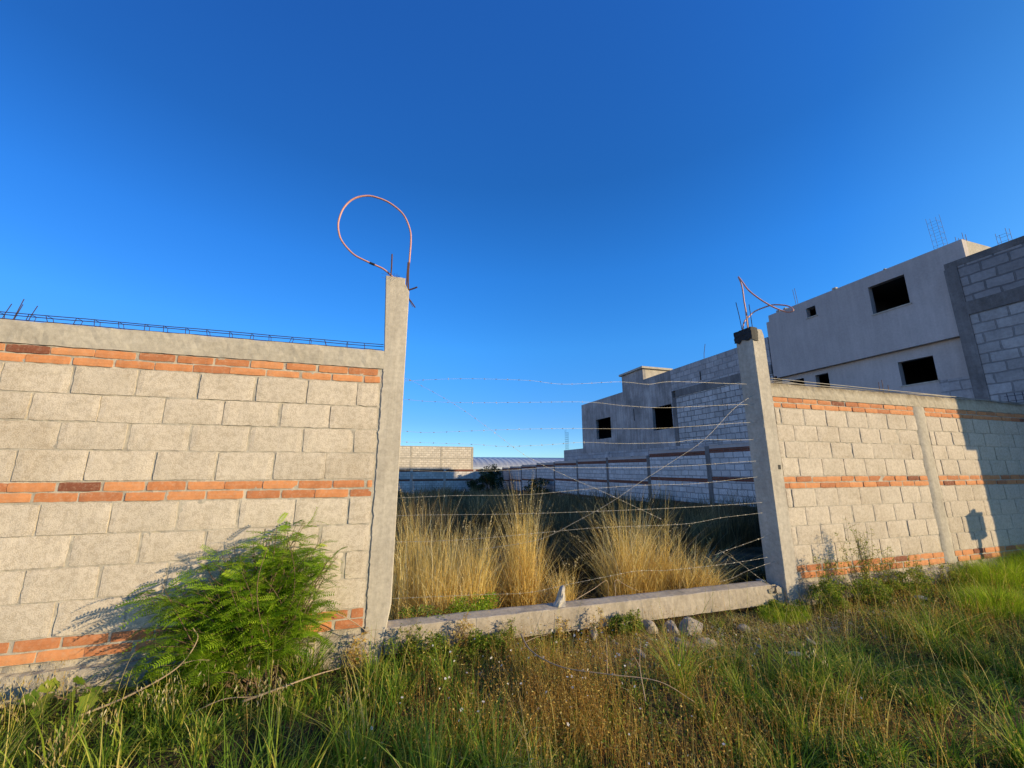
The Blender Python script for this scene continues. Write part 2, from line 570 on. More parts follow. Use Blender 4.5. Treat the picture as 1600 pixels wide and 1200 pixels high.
# ------------------------------------------------------------------ ground
def make_ground():
    xs = np.unique(np.concatenate([np.linspace(-900, -30, 8), np.arange(-30, -4, 1.5), np.arange(-4, 13, 0.12), np.arange(13, 50, 1.5), np.linspace(50, 900, 8)]))
    ys = np.unique(np.concatenate([np.linspace(-400, -12, 8), np.arange(-12, -3, 0.6), np.arange(-3, 5, 0.12), np.arange(5, 40, 0.8), np.linspace(41, 1500, 12)]))
    X, Y = np.meshgrid(xs, ys)
    Z = gz_v(X, Y)
    nx, ny = len(xs), len(ys)
    idx = np.arange(nx * ny).reshape(ny, nx)
    F = np.stack([idx[:-1, :-1], idx[:-1, 1:], idx[1:, 1:], idx[1:, :-1]], -1).reshape(-1, 4)
    me = np_mesh('ground', np.stack([X, Y, Z], -1).reshape(-1, 3), F)
    o = link('ground', me, M['ground'], smooth=True)
    tag(o, kind='structure')


make_ground()

# ------------------------------------------------------------------ the two front walls
ROWS_TOP = [(2.111, 2.332), (1.900, 2.111), (1.688, 1.900), (1.459, 1.688)]
ROWS_LOW = [(1.083, 1.307), (0.862, 1.083), (0.643, 0.862), (0.415, 0.643)]
BANDS = [(2.332, 2.475), (1.307, 1.459), (0.259, 0.415)]


def masonry_unit(mb, x0, x1, z0, z1, yf, val, seed, jag=0.004, depth=0.05):
    """one block or brick: irregular outline, softened arris, slightly uneven face"""
    nx_ = max(3, int((x1 - x0) / 0.035))
    nz_ = max(2, int((z1 - z0) / 0.035))
    vs_, fs_ = [], []
    tilt = random.uniform(-0.0025, 0.0025)
    for j in range(nz_ + 1):
        for i in range(nx_ + 1):
            u, w = i / nx_, j / nz_
            x = x0 + (x1 - x0) * u
            z = z0 + (z1 - z0) * w
            edge = (i in (0, nx_)) or (j in (0, nz_))
            if edge:
                x += jag * nz(z * 22 + seed, x * 5, seed) * (1 if i in (0, nx_) else 0) * 1.4
                z += jag * nz(x * 22 + seed, z * 5, seed + 5) * (1 if j in (0, nz_) else 0) * 1.4
            corner = (i in (0, nx_)) and (j in (0, nz_))
            if corner:
                cx, cz = (x0 + x1) / 2, (z0 + z1) / 2
                x += math.copysign(0.0022, cx - x)
                z += math.copysign(0.0022, cz - z)
            y = yf + (0.0028 if edge else 0.0) + 0.0022 * nz(x * 14, z * 14, seed) + tilt * (u - 0.5) * 2
            vs_.append((x, y, z))
    W_ = nx_ + 1
    for j in range(nz_):
        for i in range(nx_):
            fs_.append((j * W_ + i, j * W_ + i + 1, (j + 1) * W_ + i + 1, (j + 1) * W_ + i))
    # skirt going back into the mortar
    ring = [i for i in range(W_)] + [j * W_ + nx_ for j in range(1, nz_ + 1)] + [nz_ * W_ + i for i in range(nx_ - 1, -1, -1)] + [j * W_ for j in range(nz_ - 1, 0, -1)]
    b_ = len(vs_)
    for r in ring:
        p = vs_[r]
        vs_.append((p[0], yf + depth, p[2]))
    n = len(ring)
    for k in range(n):
        fs_.append((ring[k], b_ + k, b_ + (k + 1) % n, ring[(k + 1) % n]))
    mb.add(vs_, fs_, val)


def course(mb, xa, xb, z0, z1, length, anchor, joint, seed, kind):
    """units between xa and xb with a vertical joint at anchor"""
    k0 = math.floor((xa - anchor) / length)
    x = anchor + k0 * length
    i = 0
    while x < xb:
        l_ = x + random.uniform(-0.008, 0.008) if kind == 'block' else x + random.uniform(-0.012, 0.012)
        r_ = x + length
        jw = joint * (1.5 if kind == 'block' else 1.0)
        a_, b_ = max(l_, xa) + jw * random.uniform(0.25, 0.75), min(r_, xb) - jw * random.uniform(0.25, 0.75)
        if b_ - a_ > 0.04:
            val = random.random()
            if kind == 'brick' and val < 0.08:
                val = 0.02
            elif kind == 'brick':
                val = 0.25 + 0.7 * val
            d = joint * 0.5
            masonry_unit(mb, a_, b_, z0 + d * random.uniform(0.6, 1.3), z1 - d * random.uniform(0.6, 1.3), random.uniform(-0.003, 0.003), val, seed + i * 1.7,
                         jag=0.0042 if kind == 'block' else 0.003)
        x += length
        i += 1


def front_wall(label, spans, x_end0, x_end1, anchor_a, anchor_b, pil, beam_mat, top):
    root = empty('block_wall', (x_end0, 0, 0))
    tag(root, label, 'wall')
    # mortar core
    mb = MB()
    n = int((x_end1 - x_end0) / 0.03)
    zs = np.linspace(0.262, 2.474, 74)
    vs_, fs_ = [], []
    for j, z in enumerate(zs):
        for i in range(n + 1):
            x = x_end0 + (x_end1 - x_end0) * i / n
            vs_.append((x, 0.0080 + 0.006 * nz(x * 16, z * 16, 2) + 0.003 * nz(x * 45, z * 45, 4), z))
    for j in range(len(zs) - 1):
        for i in range(n):
            fs_.append((j * (n + 1) + i, j * (n + 1) + i + 1, (j + 1) * (n + 1) + i + 1, (j + 1) * (n + 1) + i))
    mb.add(vs_, fs_)
    mb.box(x_end0, x_end1, 0.02, 0.145, 0.262, 2.474)
    mb.build('mortar', M['mortar'], root)
    mb = MB()
    for (xa, xb) in spans:
        for r_, (z0, z1) in enumerate(ROWS_TOP + ROWS_LOW):
            an = anchor_a if r_ % 2 == 0 else anchor_b
            course(mb, xa, xb, z0, z1, 0.41, an, 0.012, r_ * 13.3 + xa, 'block')
    mb.build('block_courses', M['block'], root)
    for bi, (z0, z1) in enumerate(BANDS):
        mb = MB()
        zm = (z0 + z1) / 2
        for (xa, xb) in spans:
            course(mb, xa, xb, zm, z1, 0.265, xa - 0.05 * bi, 0.014, bi * 17.0 + xa, 'brick')
            course(mb, xa, xb, z0, zm, 0.265, xa + 0.13 - 0.04 * bi, 0.014, bi * 23.0 + xa, 'brick')
        mb.build('brick_band', M['brick'], root)
    # tie beam on top
    mb = MB()
    rough_bar(mb, x_end0, x_end1, [(-0.004, 2.476), (0.155, 2.476), (0.155, top), (0.08, top + 0.004), (0.0, top), (-0.004, top - 0.05), (-0.006, top - 0.12)], 0.04, 0.006, 3)
    mb.build('tie_beam', beam_mat, root)
    # footing
    mb = MB()
    rough_bar(mb, x_end0, x_end1, [(0.03, 0.262), (0.14, 0.262), (0.14, 0.20), (0.20, 0.20), (0.2, -0.6), (-0.05, -0.6), (-0.035, 0.10), (-0.025, 0.205), (0.025, 0.215)], 0.04, 0.02, 8)
    mb.build('footing', M['footing'], root)
    for (pa, pb) in pil:
        mb = MB()
        zs = np.linspace(0.262, 2.474, 90)
        k = 6
        vs_, fs_ = [], []
        for z in zs:
            l_ = pa + 0.009 * nz(z * 9, pa, 1) + 0.006 * nz(z * 35, pa, 4)
            r_ = pb + 0.009 * nz(z * 9, pb, 2) + 0.006 * nz(z * 35, pb, 5)
            for i in range(k + 1):
                u = i / k
                vs_.append((l_ + (r_ - l_) * u, -0.006 - 0.006 * math.sin(math.pi * u) ** 0.5 + (0.012 if i in (0, k) else 0) + 0.003 * nz(u * 3, z * 4, pa), z))
        for j in range(len(zs) - 1):
            for i in range(k):
                fs_.append((j * (k + 1) + i, j * (k + 1) + i + 1, (j + 1) * (k + 1) + i + 1, (j + 1) * (k + 1) + i))
        mb.add(vs_, fs_)
        mb.build('tie_column', M['beam'], root, smooth=True)
    return root


def cage(mb, x0, x1, ya, yb, za, zb, step=0.17, r=0.0035, sag=0.0):
    """four bars with stirrups lying on a wall"""
    for (y, z) in ((ya, za), (yb, za), (ya, zb), (yb, zb)):
        pts = [(x0 + (x1 - x0) * i / 24, y + 0.004 * nz(i * .5, y * 50, z), z + 0.006 * nz(i * .45, y * 40, z * 9) - sag) for i in range(25)]
        mb.tube(pts, r, 5)
    x = x0 + 0.05
    while x < x1 - 0.02:
        j = random.uniform(-0.02, 0.02)
        mb.tube([(x, ya, za), (x + j, ya, zb), (x + j, yb, zb), (x, yb, za), (x, ya, za)], r * 0.75, 4)
        x += step * random.uniform(0.85, 1.15)


LW = front_wall('pale concrete block wall with three double orange brick bands behind the feathery shrub',
                [(-4.6, -0.075)], -4.6, -0.055, -0.27, -0.475, [], M['beam'], 2.655)
mb = MB()
cage(mb, -4.6, -0.07, 0.03, 0.10, 2.668, 2.722, step=0.15)
mb.build('rebar_cage', M['rebar_dark'], LW)
mb = MB()
for x, y, h in ((-2.83, 0.06, 2.80), (-2.76, 0.05, 2.845), (-2.67, 0.05, 2.80), (-2.80, 0.11, 2.82)):
    mb.tube([(x - 0.03, y, 2.62), (x - 0.012, y, 2.72), (x + 0.01, y, h)], 0.003, 5)
mb.build_each('starter_bar', M['rebar_dark'], LW)

RW = front_wall('weathered concrete block wall with orange brick bands, half in building shadow',
                [(4.79, 7.58), (7.825, 10.55), (10.80, 11.60)], 4.755, 11.60, 4.88, 5.085, [(7.575, 7.83), (10.545, 10.805)], M['beam_old'], 2.655)
mb = MB()
mb.tube([(4.78 + 0.3 * i, 0.03 + 0.01 * nz(i * .7, 2), 2.68 + 0.010 * nz(i * .5, 6) + (0.02 if i < 2 else 0)) for i in range(23)], 0.006, 5)
mb.tube([(4.78 + 0.3 * i, 0.09 + 0.01 * nz(i * .6, 8), 2.695 + 0.010 * nz(i * .5, 9)) for i in range(23)], 0.006, 5)
mb.tube([(4.80, 0.0, 2.72), (5.6, 0.0, 2.71), (6.5, 0.0, 2.70), (7.6, -0.005, 2.69), (8.8, -0.01, 2.675), (10.2, -0.012, 2.64), (11.55, -0.012, 2.60)], 0.005, 5)
mb.build_each('top_bar', M['wire'], RW)
mb = MB()      # short vertical starter twigs of rebar near the second bay
for x, h in ((7.02, 2.83), (7.10, 2.87), (7.22, 2.80), (4.95, 2.76)):
    mb.tube([(x, 0.07, 2.6), (x + 0.01, 0.07, 2.74), (x + 0.015, 0.07, h)], 0.004, 4)
mb.build_each('starter_bar', M['rust'], RW)


# ------------------------------------------------------------------ gate columns
def column(label, lx, rx, y0, y1, z0, z1, seed, ragged_left=None, chamfer=None):
    root = empty('concrete_column', ((lx(1) + rx(1)) / 2, (y0 + y1) / 2, 0))
    tag(root, label, 'column', 'gate columns either side of the opening')
    mb = MB()
    zs = np.linspace(z0, z1, int((z1 - z0) / 0.02))
    K = 5
    vs_, fs_ = [], []
    for z in zs:
        l_, r_ = lx(z), rx(z)
        if ragged_left and z < ragged_left:
            l_ += 0.010 * nz(z * 11, seed) + 0.009 * nz(z * 38, seed, 3)
        ring = []
        bv = 0.007
        for i in range(K + 1):
            u = i / K
            ring.append((l_ + bv + (r_ - l_ - 2 * bv) * u, y0))
        ring += [(r_, y0 + bv), (r_, (y0 + y1) / 2), (r_, y1 - bv)]
        for i in range(K + 1):
            u = 1 - i / K
            ring.append((l_ + bv + (r_ - l_ - 2 * bv) * u, y1))
        ring += [(l_, y1 - bv), (l_, (y0 + y1) / 2), (l_, y0 + bv)]
        for q, (x, y) in enumerate(ring):
            d = 0.0016 * nz(z * 2.2, q * 0.7, seed) + 0.0015 * nz(z * 18, q, seed + 4)
            vs_.append((x + d, y + d, z))
    k = len(ring)
    for j in range(len(zs) - 1):
        for i in range(k):
            fs_.append((j * k + i, j * k + (i + 1) % k, (j + 1) * k + (i + 1) % k, (j + 1) * k + i))
    top = (len(zs) - 1) * k
    cxm = sum(v[0] for v in vs_[top:top + k]) / k
    cym = sum(v[1] for v in vs_[top:top + k]) / k
    vs_ = [list(v) for v in vs_]
    for i in range(k):
        vs_[top + i][2] += 0.012 * nz(i * 1.3, seed, 9)
    vs_.append((cxm, cym, z1 + 0.015))
    for i in range(k):
        fs_.append((top + i, top + (i + 1) % k, len(vs_) - 1))
    fs_.append(tuple(range(k))[::-1])
    mb.add(vs_, fs_)
    mb.build('shaft', M['post'], root)
    return root


def Ll(z):
    return -0.062 if z < 2.66 else -0.062 - 0.033 * (z - 2.66) / 0.77


def Lr(z):
    if z < 0.42:
        return 0.14 - 0.16 * (0.42 - z)
    if z > 3.37:
        return 0.095
    if z > 3.29:
        return 0.14 - 0.045 * (z - 3.29) / 0.08
    return 0.14


LC = column('tall concrete gate column carrying the upright pink rod loop', Ll, Lr, -0.003, 0.15, -0.3, 3.43, 2, ragged_left=2.66)
RC = column('concrete gate column with tar-blackened top carrying the twisted rod loop', lambda z: 4.575 - 0.006 * z, lambda z: 4.785 - 0.004 * z - (0.03 * max(0, z - 3.3) / 0.1), -0.015, 0.245, -0.3, 3.385, 5, ragged_left=None)

# left loop and its bars
loopL = [(0.133, 3.331), (0.123, 3.508), (0.126, 3.711), (0.128, 3.912), (0.108, 4.043), (0.034, 4.195), (-0.102, 4.296), (-0.233, 4.335), (-0.347, 4.332),
         (-0.466, 4.267), (-0.548, 4.145), (-0.583, 3.992), (-0.573, 3.872), (-0.529, 3.767), (-0.419, 3.653), (-0.294, 3.597), (-0.194, 3.564), (-0.118, 3.534), (-0.034, 3.47)]
pl = spline([(x, 0.08, z) for x, z in loopL], 6)
mb = MB()
mb.tube(pl[10:], 0.0095, 8)
mb.build('rod_loop', M['conduit'], LC, smooth=True)
mb = MB()
mb.tube([(0.128, 0.08, 3.20)] + pl[1:12], 0.0085, 7)
mb.tube([(0.112, 0.06, 3.25), (0.110, 0.06, 3.5), (0.113, 0.06, 3.64)], 0.0065, 6)
mb.tube([(-0.048, 0.05, 3.40), (-0.046, 0.05, 3.55), (-0.050, 0.05, 3.70)], 0.0075, 6)
mb.build_each('starter_bar', M['rust'], LC)
mb = MB()
mb.tube([(0.12, 0.04, 3.32), (0.17, 0.02, 3.335), (0.215, 0.0, 3.352)], 0.008, 6)
mb.tube([(0.13, 0.05, 3.25), (0.165, 0.03, 3.20), (0.205, 0.01, 3.135)], 0.006, 6)
mb.tube([(0.14, 0.05, 3.255), (0.15, 0.045, 3.21), (0.185, 0.04, 3.15)], 0.003, 5)
mb.build_each('bent_tie', M['rust'], LC)
mb = MB()
for i in range(26):     # frayed binding wire on the column head
    x, y = random.uniform(-0.09, 0.06), random.uniform(0.0, 0.12)
    p = Vector((x, y, 3.425))
    pts = [p]
    d = Vector((random.uniform(-1, 1), random.uniform(-1, 0.4), random.uniform(0.3, 1.2))).normalized()
    for k in range(4):
        d = (d + Vector((random.uniform(-.8, .8), random.uniform(-.8, .8), random.uniform(-.9, .3)))).normalized()
        pts.append(pts[-1] + d * random.uniform(0.015, 0.035))
    mb.tube(pts, 0.0012, 4)
mb.build('binding_wire', M['rust'], LC)
bpy_tie = MB()
bpy_tie.tube(pl[92:96], 0.013, 8)
bpy_tie.build('tape', M['black'], LC)

# right loop
r1 = [(4.633, .1, 3.33), (4.638, .1, 3.692), (4.631, .1, 3.833), (4.632, .1, 3.976), (4.620, .1, 4.096), (4.585, 0.1, 4.185)]
r2 = [(4.587, .05, 4.085), (4.624, 0, 3.942), (4.744, -.05, 3.808), (4.879, -.1, 3.701), (4.991, -.15, 3.632), (5.037, -.2, 3.60), (5.060, -.245, 3.608),
      (5.093, -.2, 3.67), (5.107, -.13, 3.729), (5.054, -.06, 3.763), (5.026, .01, 3.785), (4.975, .08, 3.774), (4.871, .15, 3.729), (4.739, .15, 3.629), (4.639, .15, 3.535), (4.585, .15, 3.37)]
mb = MB()
mb.tube(spline(r1 + r2, 6), 0.0095, 8)
mb.build('rod_loop', M['conduit'], RC, smooth=True)
mb = MB()
mb.tube([(4.555, 0.12, 3.38), (4.535, 0.12, 3.6), (4.505, 0.12, 3.80)], 0.005, 5)
mb.tube([(4.745, 0.12, 3.36), (4.742, 0.12, 3.6), (4.738, 0.12, 3.80)], 0.005, 5)
mb.tube([(4.65, 0.10, 3.36), (4.655, 0.10, 3.50), (4.648, 0.10, 3.74)], 0.0065, 6)
mb.build_each('starter_bar', M['rebar_dark'], RC)
mb = MB()       # tar on the shaded side of the head
vs_, fs_ = [], []
zs = np.linspace(3.215, 3.402, 14)
for z in zs:
    for i, y in enumerate(np.linspace(0.25, -0.025, 9)):
        zz = max(z, 3.215 + 0.05 * (0.5 + nz(y * 30, 3)))
        vs_.append((4.548 - 0.008 + 0.012 * nz(zz * 40, y * 30), y, zz))
    vs_.append((4.60, -0.028 + 0.004 * nz(z * 30, 1), z))
    vs_.append((4.655 + 0.02 * nz(z * 28, 5), -0.022, z))
W_ = 11
for j in range(len(zs) - 1):
    for i in range(W_ - 1):
        fs_.append((j * W_ + i, (j + 1) * W_ + i, (j + 1) * W_ + i + 1, j * W_ + i + 1))
b_ = (len(zs) - 1) * W_
vs_ += [(4.66, 0.25, 3.402), (4.66, 0.1, 3.412)]
for i in range(W_ - 1):
    fs_.append((b_ + i, len(vs_) - 1, b_ + i + 1))
mb.add(vs_, fs_)
mb.build('tar_cap', M['black'], RC)
mb = MB()
mb.box(4.70, 4.745, -0.0175, 0.0, 1.545, 1.60)
mb.build('socket_hole', M['black'], RC)

# ------------------------------------------------------------------ threshold beam
mb = MB()
rough_bar(mb, 0.10, 4.36, [(-0.005, 0.035), (0.20, 0.02), (0.20, 0.19), (0.19, 0.235), (0.13, 0.245), (0.05, 0.24), (0.002, 0.238), (-0.004, 0.232), (-0.006, 0.13)], 0.03, 0.0045, 12)
sill = mb.build('threshold_beam', M['curb'])
tag(sill, 'low concrete ground beam lying across the gap between the columns', 'beam')
mb = MB()
for i in range(46):        # broken aggregate at the beam's end
    p = Vector((random.uniform(4.30, 4.60), random.uniform(-0.01, 0.19), random.uniform(0.02, 0.215)))
    s_ = random.uniform(0.015, 0.04)
    vs_ = []
    for (dx, dy, dz) in ((-1, -1, -1), (1, -1, -1), (1, 1, -1), (-1, 1, -1), (-1, -1, 1), (1, -1, 1), (1, 1, 1), (-1, 1, 1)):
        vs_.append(p + Vector((dx, dy, dz)) * s_ * random.uniform(0.5, 1.1))
    mb.add(vs_, [(0, 3, 2, 1), (4, 5, 6, 7), (0, 1, 5, 4), (1, 2, 6, 5), (2, 3, 7, 6), (3, 0, 4, 7)])
mb.box(4.30, 4.58, 0.02, 0.17, 0.0, 0.19)
mb.build('broken_end', M['footing'], sill)


# ------------------------------------------------------------------ stones
def rock(name, label, loc, size, mat, seed, cat='rock', flat=1.0, group=None):
    import bmesh
    bm = bmesh.new()
    bmesh.ops.create_icosphere(bm, subdivisions=3, radius=1)
    for v in bm.verts:
        p = v.co.copy()
        d = 1 + 0.28 * noise.noise(p * 1.1 + Vector((seed, 0, 0))) + 0.12 * noise.noise(p * 3 + Vector((0, seed, 0)))
        p = p * d
        for ax in range(7):           # knock flat facets off
            n_ = Vector((math.sin(ax * 2.4 + seed), math.cos(ax * 1.7 + seed * 2), math.sin(ax * 3.1 + seed * 3))).normalized()
            t_ = p.dot(n_)
            if t_ > 0.78:
                p -= n_ * (t_ - 0.78) * 0.9
        v.co = Vector((p.x * size[0], p.y * size[1], p.z * size[2]))
    me = bpy.data.meshes.new(name)
    bm.to_mesh(me)
    bm.free()
    o = link(name, me, mat)
    o.location = loc
    o.rotation_euler = (0.1 * math.sin(seed), 0.1 * math.cos(seed), seed)
    tag(o, label, cat, group)
    return o


def ground_at(x, y, up=0.0):
    return (x, y, gz(x, y) + up)


# standing pale stone on the beam
mb = MB()
prof = [(0.0, 0.085, 0.055), (0.03, 0.080, 0.052), (0.07, 0.066, 0.048), (0.11, 0.052, 0.042), (0.15, 0.040, 0.036), (0.18, 0.036, 0.03), (0.205, 0.026, 0.022), (0.22, 0.008, 0.008)]
vs_, fs_ = [], []
for j, (z, rx_, ry_) in enumerate(prof):
    for k in range(12):
        a_ = 2 * math.pi * k / 12
        f = 1 + 0.42 * nz(math.cos(a_) * 1.7, math.sin(a_) * 1.7, z * 14)
        vs_.append((1.735 + 0.022 * j / 7 * 2 + rx_ * 0.78 * f * math.cos(a_), 0.075 + ry_ * f * math.sin(a_), 0.232 + z * 0.86))
for j in range(len(prof) - 1):
    for k in range(12):
        fs_.append((j * 12 + k, j * 12 + (k + 1) % 12, (j + 1) * 12 + (k + 1) % 12, (j + 1) * 12 + k))
fs_.append(tuple((len(prof) - 1) * 12 + k for k in range(12)))
mb.add(vs_, fs_)
tag(mb.build('stone', M['stone_white'], smooth=False), 'upright pale pointed stone standing on the low concrete beam', 'stone')

for lab, x, y, up, s_, mt, sd_ in (
        ('white rounded stone leaning against the beam front', 2.02, -0.07, 0.05, (0.055, 0.04, 0.07), 'stone_white', 1.3),
        ('tan squarish stone against the beam beside the dark rock', 2.62, -0.09, 0.04, (0.11, 0.06, 0.09), 'curb', 2.2),
        ('large grey faceted rock at the foot of the beam', 3.02, -0.20, 0.05, (0.13, 0.10, 0.11), 'stone', 3.1),
        ('dark rock wedged left of the large grey rock', 2.84, -0.14, 0.03, (0.10, 0.08, 0.09), 'stone', 4.4),
        ('flat grey stone sunk in the bare soil before the beam', 2.75, -0.42, 0.01, (0.14, 0.07, 0.03), 'stone', 5.0),
        ('small tilted slab half buried in front of the grey rock', 2.95, -0.52, 0.02, (0.10, 0.06, 0.05), 'curb', 6.2),
        ('pale flat shard lying on bare soil below the beam', 2.25, -0.48, 0.012, (0.10, 0.03, 0.012), 'stone_white', 7.7),
        ('small pale pebble on grass left of the shard', 2.05, -0.62, 0.015, (0.05, 0.04, 0.025), 'stone', 8.1),
        ('white crumpled scrap lying in grass right of the rocks', 3.55, -0.88, 0.02, (0.09, 0.04, 0.015), 'stone_white', 9.3),
        ('bluish white torn scrap in the grass below the right column', 3.95, -0.72, 0.02, (0.10, 0.03, 0.012), 'stone_white', 10.4),
        ('pale stone lying in the grass before the right wall', 6.15, -0.42, 0.03, (0.07, 0.05, 0.03), 'stone_white', 11.9),
        ('grey cobble in grass between rocks and right column', 3.55, -0.35, 0.02, (0.07, 0.06, 0.035), 'stone', 12.6)):
    rock('stone', lab, ground_at(x, y, up - 0.25 * s_[2]), s_, M[mt], sd_, 'stone', group='stones around the low beam')


# ------------------------------------------------------------------ barbed wire
def barbed(label, pts, y=0.08, ext=None, barbs=True):
    P = [(x, y + 0.015 * nz(x, i * 3.3), z) for i, (x, z) in enumerate(pts)]
    path = spline(P, 8)
    mb = MB()
    r = 0.0013
    L_ = 0.0
    a1, a2 = [], []
    for i, p in enumerate(path):
        if i:
            L_ += (p - path[i - 1]).length
        a1.append(p)
    mb.tube(a1, r, 4)
    if barbs:
        acc, nxt = 0.0, 0.06
        for i in range(1, len(path)):
            seg = path[i] - path[i - 1]
            while acc + seg.length > nxt:
                t_ = (nxt - acc) / seg.length
                q = path[i - 1] + seg * t_
                for k in range(2):
                    d = Vector((random.uniform(-.5, .5), random.uniform(-1, 1), random.uniform(-1, 1))).normalized() * 0.011
                    mb.tube([q - d, q + d], 0.0010, 3)
                d = seg.normalized() * 0.007
                mb.tube([q - d, q + d], 0.0032, 5)
                nxt += 0.125
            acc += seg.length
    o = mb.build('barbed_wire', M['wire'])
    tag(o, label, 'barbed wire', 'barbed wire strands across the gap')
    return o


W1 = [
    ('topmost barbed wire strand between the two columns', [(0.14, 2.39), (0.699, 2.45), (1.4, 2.479), (1.85, 2.466), (2.554, 2.539), (2.946, 2.536), (3.294, 2.591), (4.166, 2.623), (4.56, 2.64)]),
    ('second barbed wire strand from the top, nearly level', [(0.14, 2.21), (0.419, 2.2), (0.854, 2.209), (1.425, 2.243), (2.138, 2.281), (2.599, 2.262), (3.09, 2.262), (3.618, 2.301), (4.204, 2.35), (4.56, 2.37)]),
    ('third barbed wire strand from the top crossing the house windows', [(0.14, 1.904), (0.431, 1.898), (1.135, 1.944), (1.836, 1.977), (2.902, 2.009), (3.59, 2.059), (4.208, 2.115), (4.56, 2.14)]),
    ('fourth barbed wire strand from the top, sagging at the left', [(0.14, 1.8), (0.837, 1.79), (1.161, 1.774), (1.637, 1.799), (2.06, 1.833), (2.57, 1.829), (3.22, 1.855), (3.57, 1.896), (4.177, 1.903), (4.56, 1.92)]),
    ('fifth barbed wire strand from the top, over the far wall top', [(0.14, 1.542), (0.677, 1.524), (1.238, 1.539), (1.686, 1.564), (2.553, 1.564), (3.362, 1.584), (4.193, 1.633), (4.56, 1.65)]),
    ('sixth barbed wire strand from the top, just above the grass tips', [(0.14, 1.288), (0.684, 1.299), (1.417, 1.297), (2.241, 1.349), (2.849, 1.372), (3.51, 1.381), (4.238, 1.436), (4.56, 1.46)]),
    ('seventh barbed wire strand from the top, through the grass tips', [(0.14, 1.134), (0.441, 1.131), (1.164, 1.116), (1.947, 1.111), (2.828, 1.114), (3.48, 1.122), (4.229, 1.139), (4.56, 1.15)]),
    ('eighth barbed wire strand from the top, through the dry grass', [(0.14, 0.907), (0.572, 0.896), (1.044, 0.905), (1.672, 0.928), (2.22, 0.945), (3.292, 0.939), (3.808, 0.986), (4.247, 1.013), (4.56, 1.03)]),
    ('long diagonal barbed wire running down from the left column', [(0.14, 2.42), (0.225, 2.393), (0.535, 2.242), (0.782, 2.1), (1.033, 1.934), (1.42, 1.673), (1.904, 1.457), (2.24, 1.324), (2.587, 1.179), (3.0, 1.0)]),
    ('diagonal barbed wire running down from the right column', [(4.56, 2.5), (4.217, 2.308), (3.677, 1.893), (3.198, 1.633), (2.726, 1.394), (2.38, 1.209), (1.944, 1.015), (1.515, 0.86), (0.904, 0.80)]),
    ('lowest barbed wire strand passing behind the upright stone', [(0.14, 0.44), (0.934, 0.404), (1.409, 0.384), (1.829, 0.422), (2.336, 0.467), (2.656, 0.491), (3.019, 0.47), (3.739, 0.479), (4.202, 0.501), (4.56, 0.52)]),
    ('short loose barbed wire end rising to the right column', [(3.685, 0.585), (3.864, 0.626), (4.234, 0.699), (4.56, 0.77)]),
    ('low short barbed wire end crossing near the right column foot', [(3.715, 0.303), (3.891, 0.328), (4.074, 0.379), (4.298, 0.421), (4.56, 0.47)]),
    ('short barbed wire end sloping down towards the right column foot', [(3.76, 0.632), (4.02, 0.486), (4.263, 0.318), (4.45, 0.21)]),
]
for i, (lab, pts) in enumerate(W1):
    barbed(lab, pts, y=0.075 + 0.006 * (i % 3))


# ------------------------------------------------------------------ buildings on the right
def wall_holes(mb, X, T, y0, y1, z0, z1, holes):
    """a wall slab whose outer face lies at x = X, T thick, with rectangular openings (ya, yb, za, zb)"""
    ys_ = sorted({y0, y1, *[h[0] for h in holes], *[h[1] for h in holes]})
    zs_ = sorted({z0, z1, *[h[2] for h in holes], *[h[3] for h in holes]})
    def inside(y, z):
        return any(h[0] < y < h[1] and h[2] < z < h[3] for h in holes)
    for x in (X, X + T):
        for a_, b_ in zip(ys_, ys_[1:]):
            for c_, d_ in zip(zs_, zs_[1:]):
                if not inside((a_ + b_) / 2, (c_ + d_) / 2):
                    q = [(x, a_, c_), (x, b_, c_), (x, b_, d_), (x, a_, d_)]
                    mb.add(q if x == X + T else q[::-1], [(0, 1, 2, 3)])
    for (a_, b_, c_, d_) in holes + [(y0, y1, z0, z1)]:
        for (p, q) in (((a_, c_), (b_, c_)), ((b_, c_), (b_, d_)), ((b_, d_), (a_, d_)), ((a_, d_), (a_, c_))):
            mb.add([(X, p[0], p[1]), (X, q[0], q[1]), (X + T, q[0], q[1]), (X + T, p[0], p[1])], [(0, 1, 2, 3)])


def rebar_tuft(mb, x, y, z, h, w=0.13, lean=(0, 0), r=0.007, ties=True, n=4):
    cs = [(-w / 2, -w / 2), (w / 2, -w / 2), (w / 2, w / 2), (-w / 2, w / 2)][:n]
    tops = []
    for (dx, dy) in cs:
        hh = h * random.uniform(0.88, 1.05)
        mb.tube([(x + dx, y + dy, z - 0.1), (x + dx + lean[0] * 0.5, y + dy + lean[1] * 0.5, z + hh / 2), (x + dx + lean[0], y + dy + lean[1], z + hh)], r, 4)
    if ties:
        k = 1
        while k * 0.15 < h * 0.95:
            f = k * 0.15 / h
            ring = [(x + dx + lean[0] * f, y + dy + lean[1] * f, z + k * 0.15) for dx, dy in cs]
            mb.tube(ring + [ring[0]], r * 0.7, 4)
            k += 1


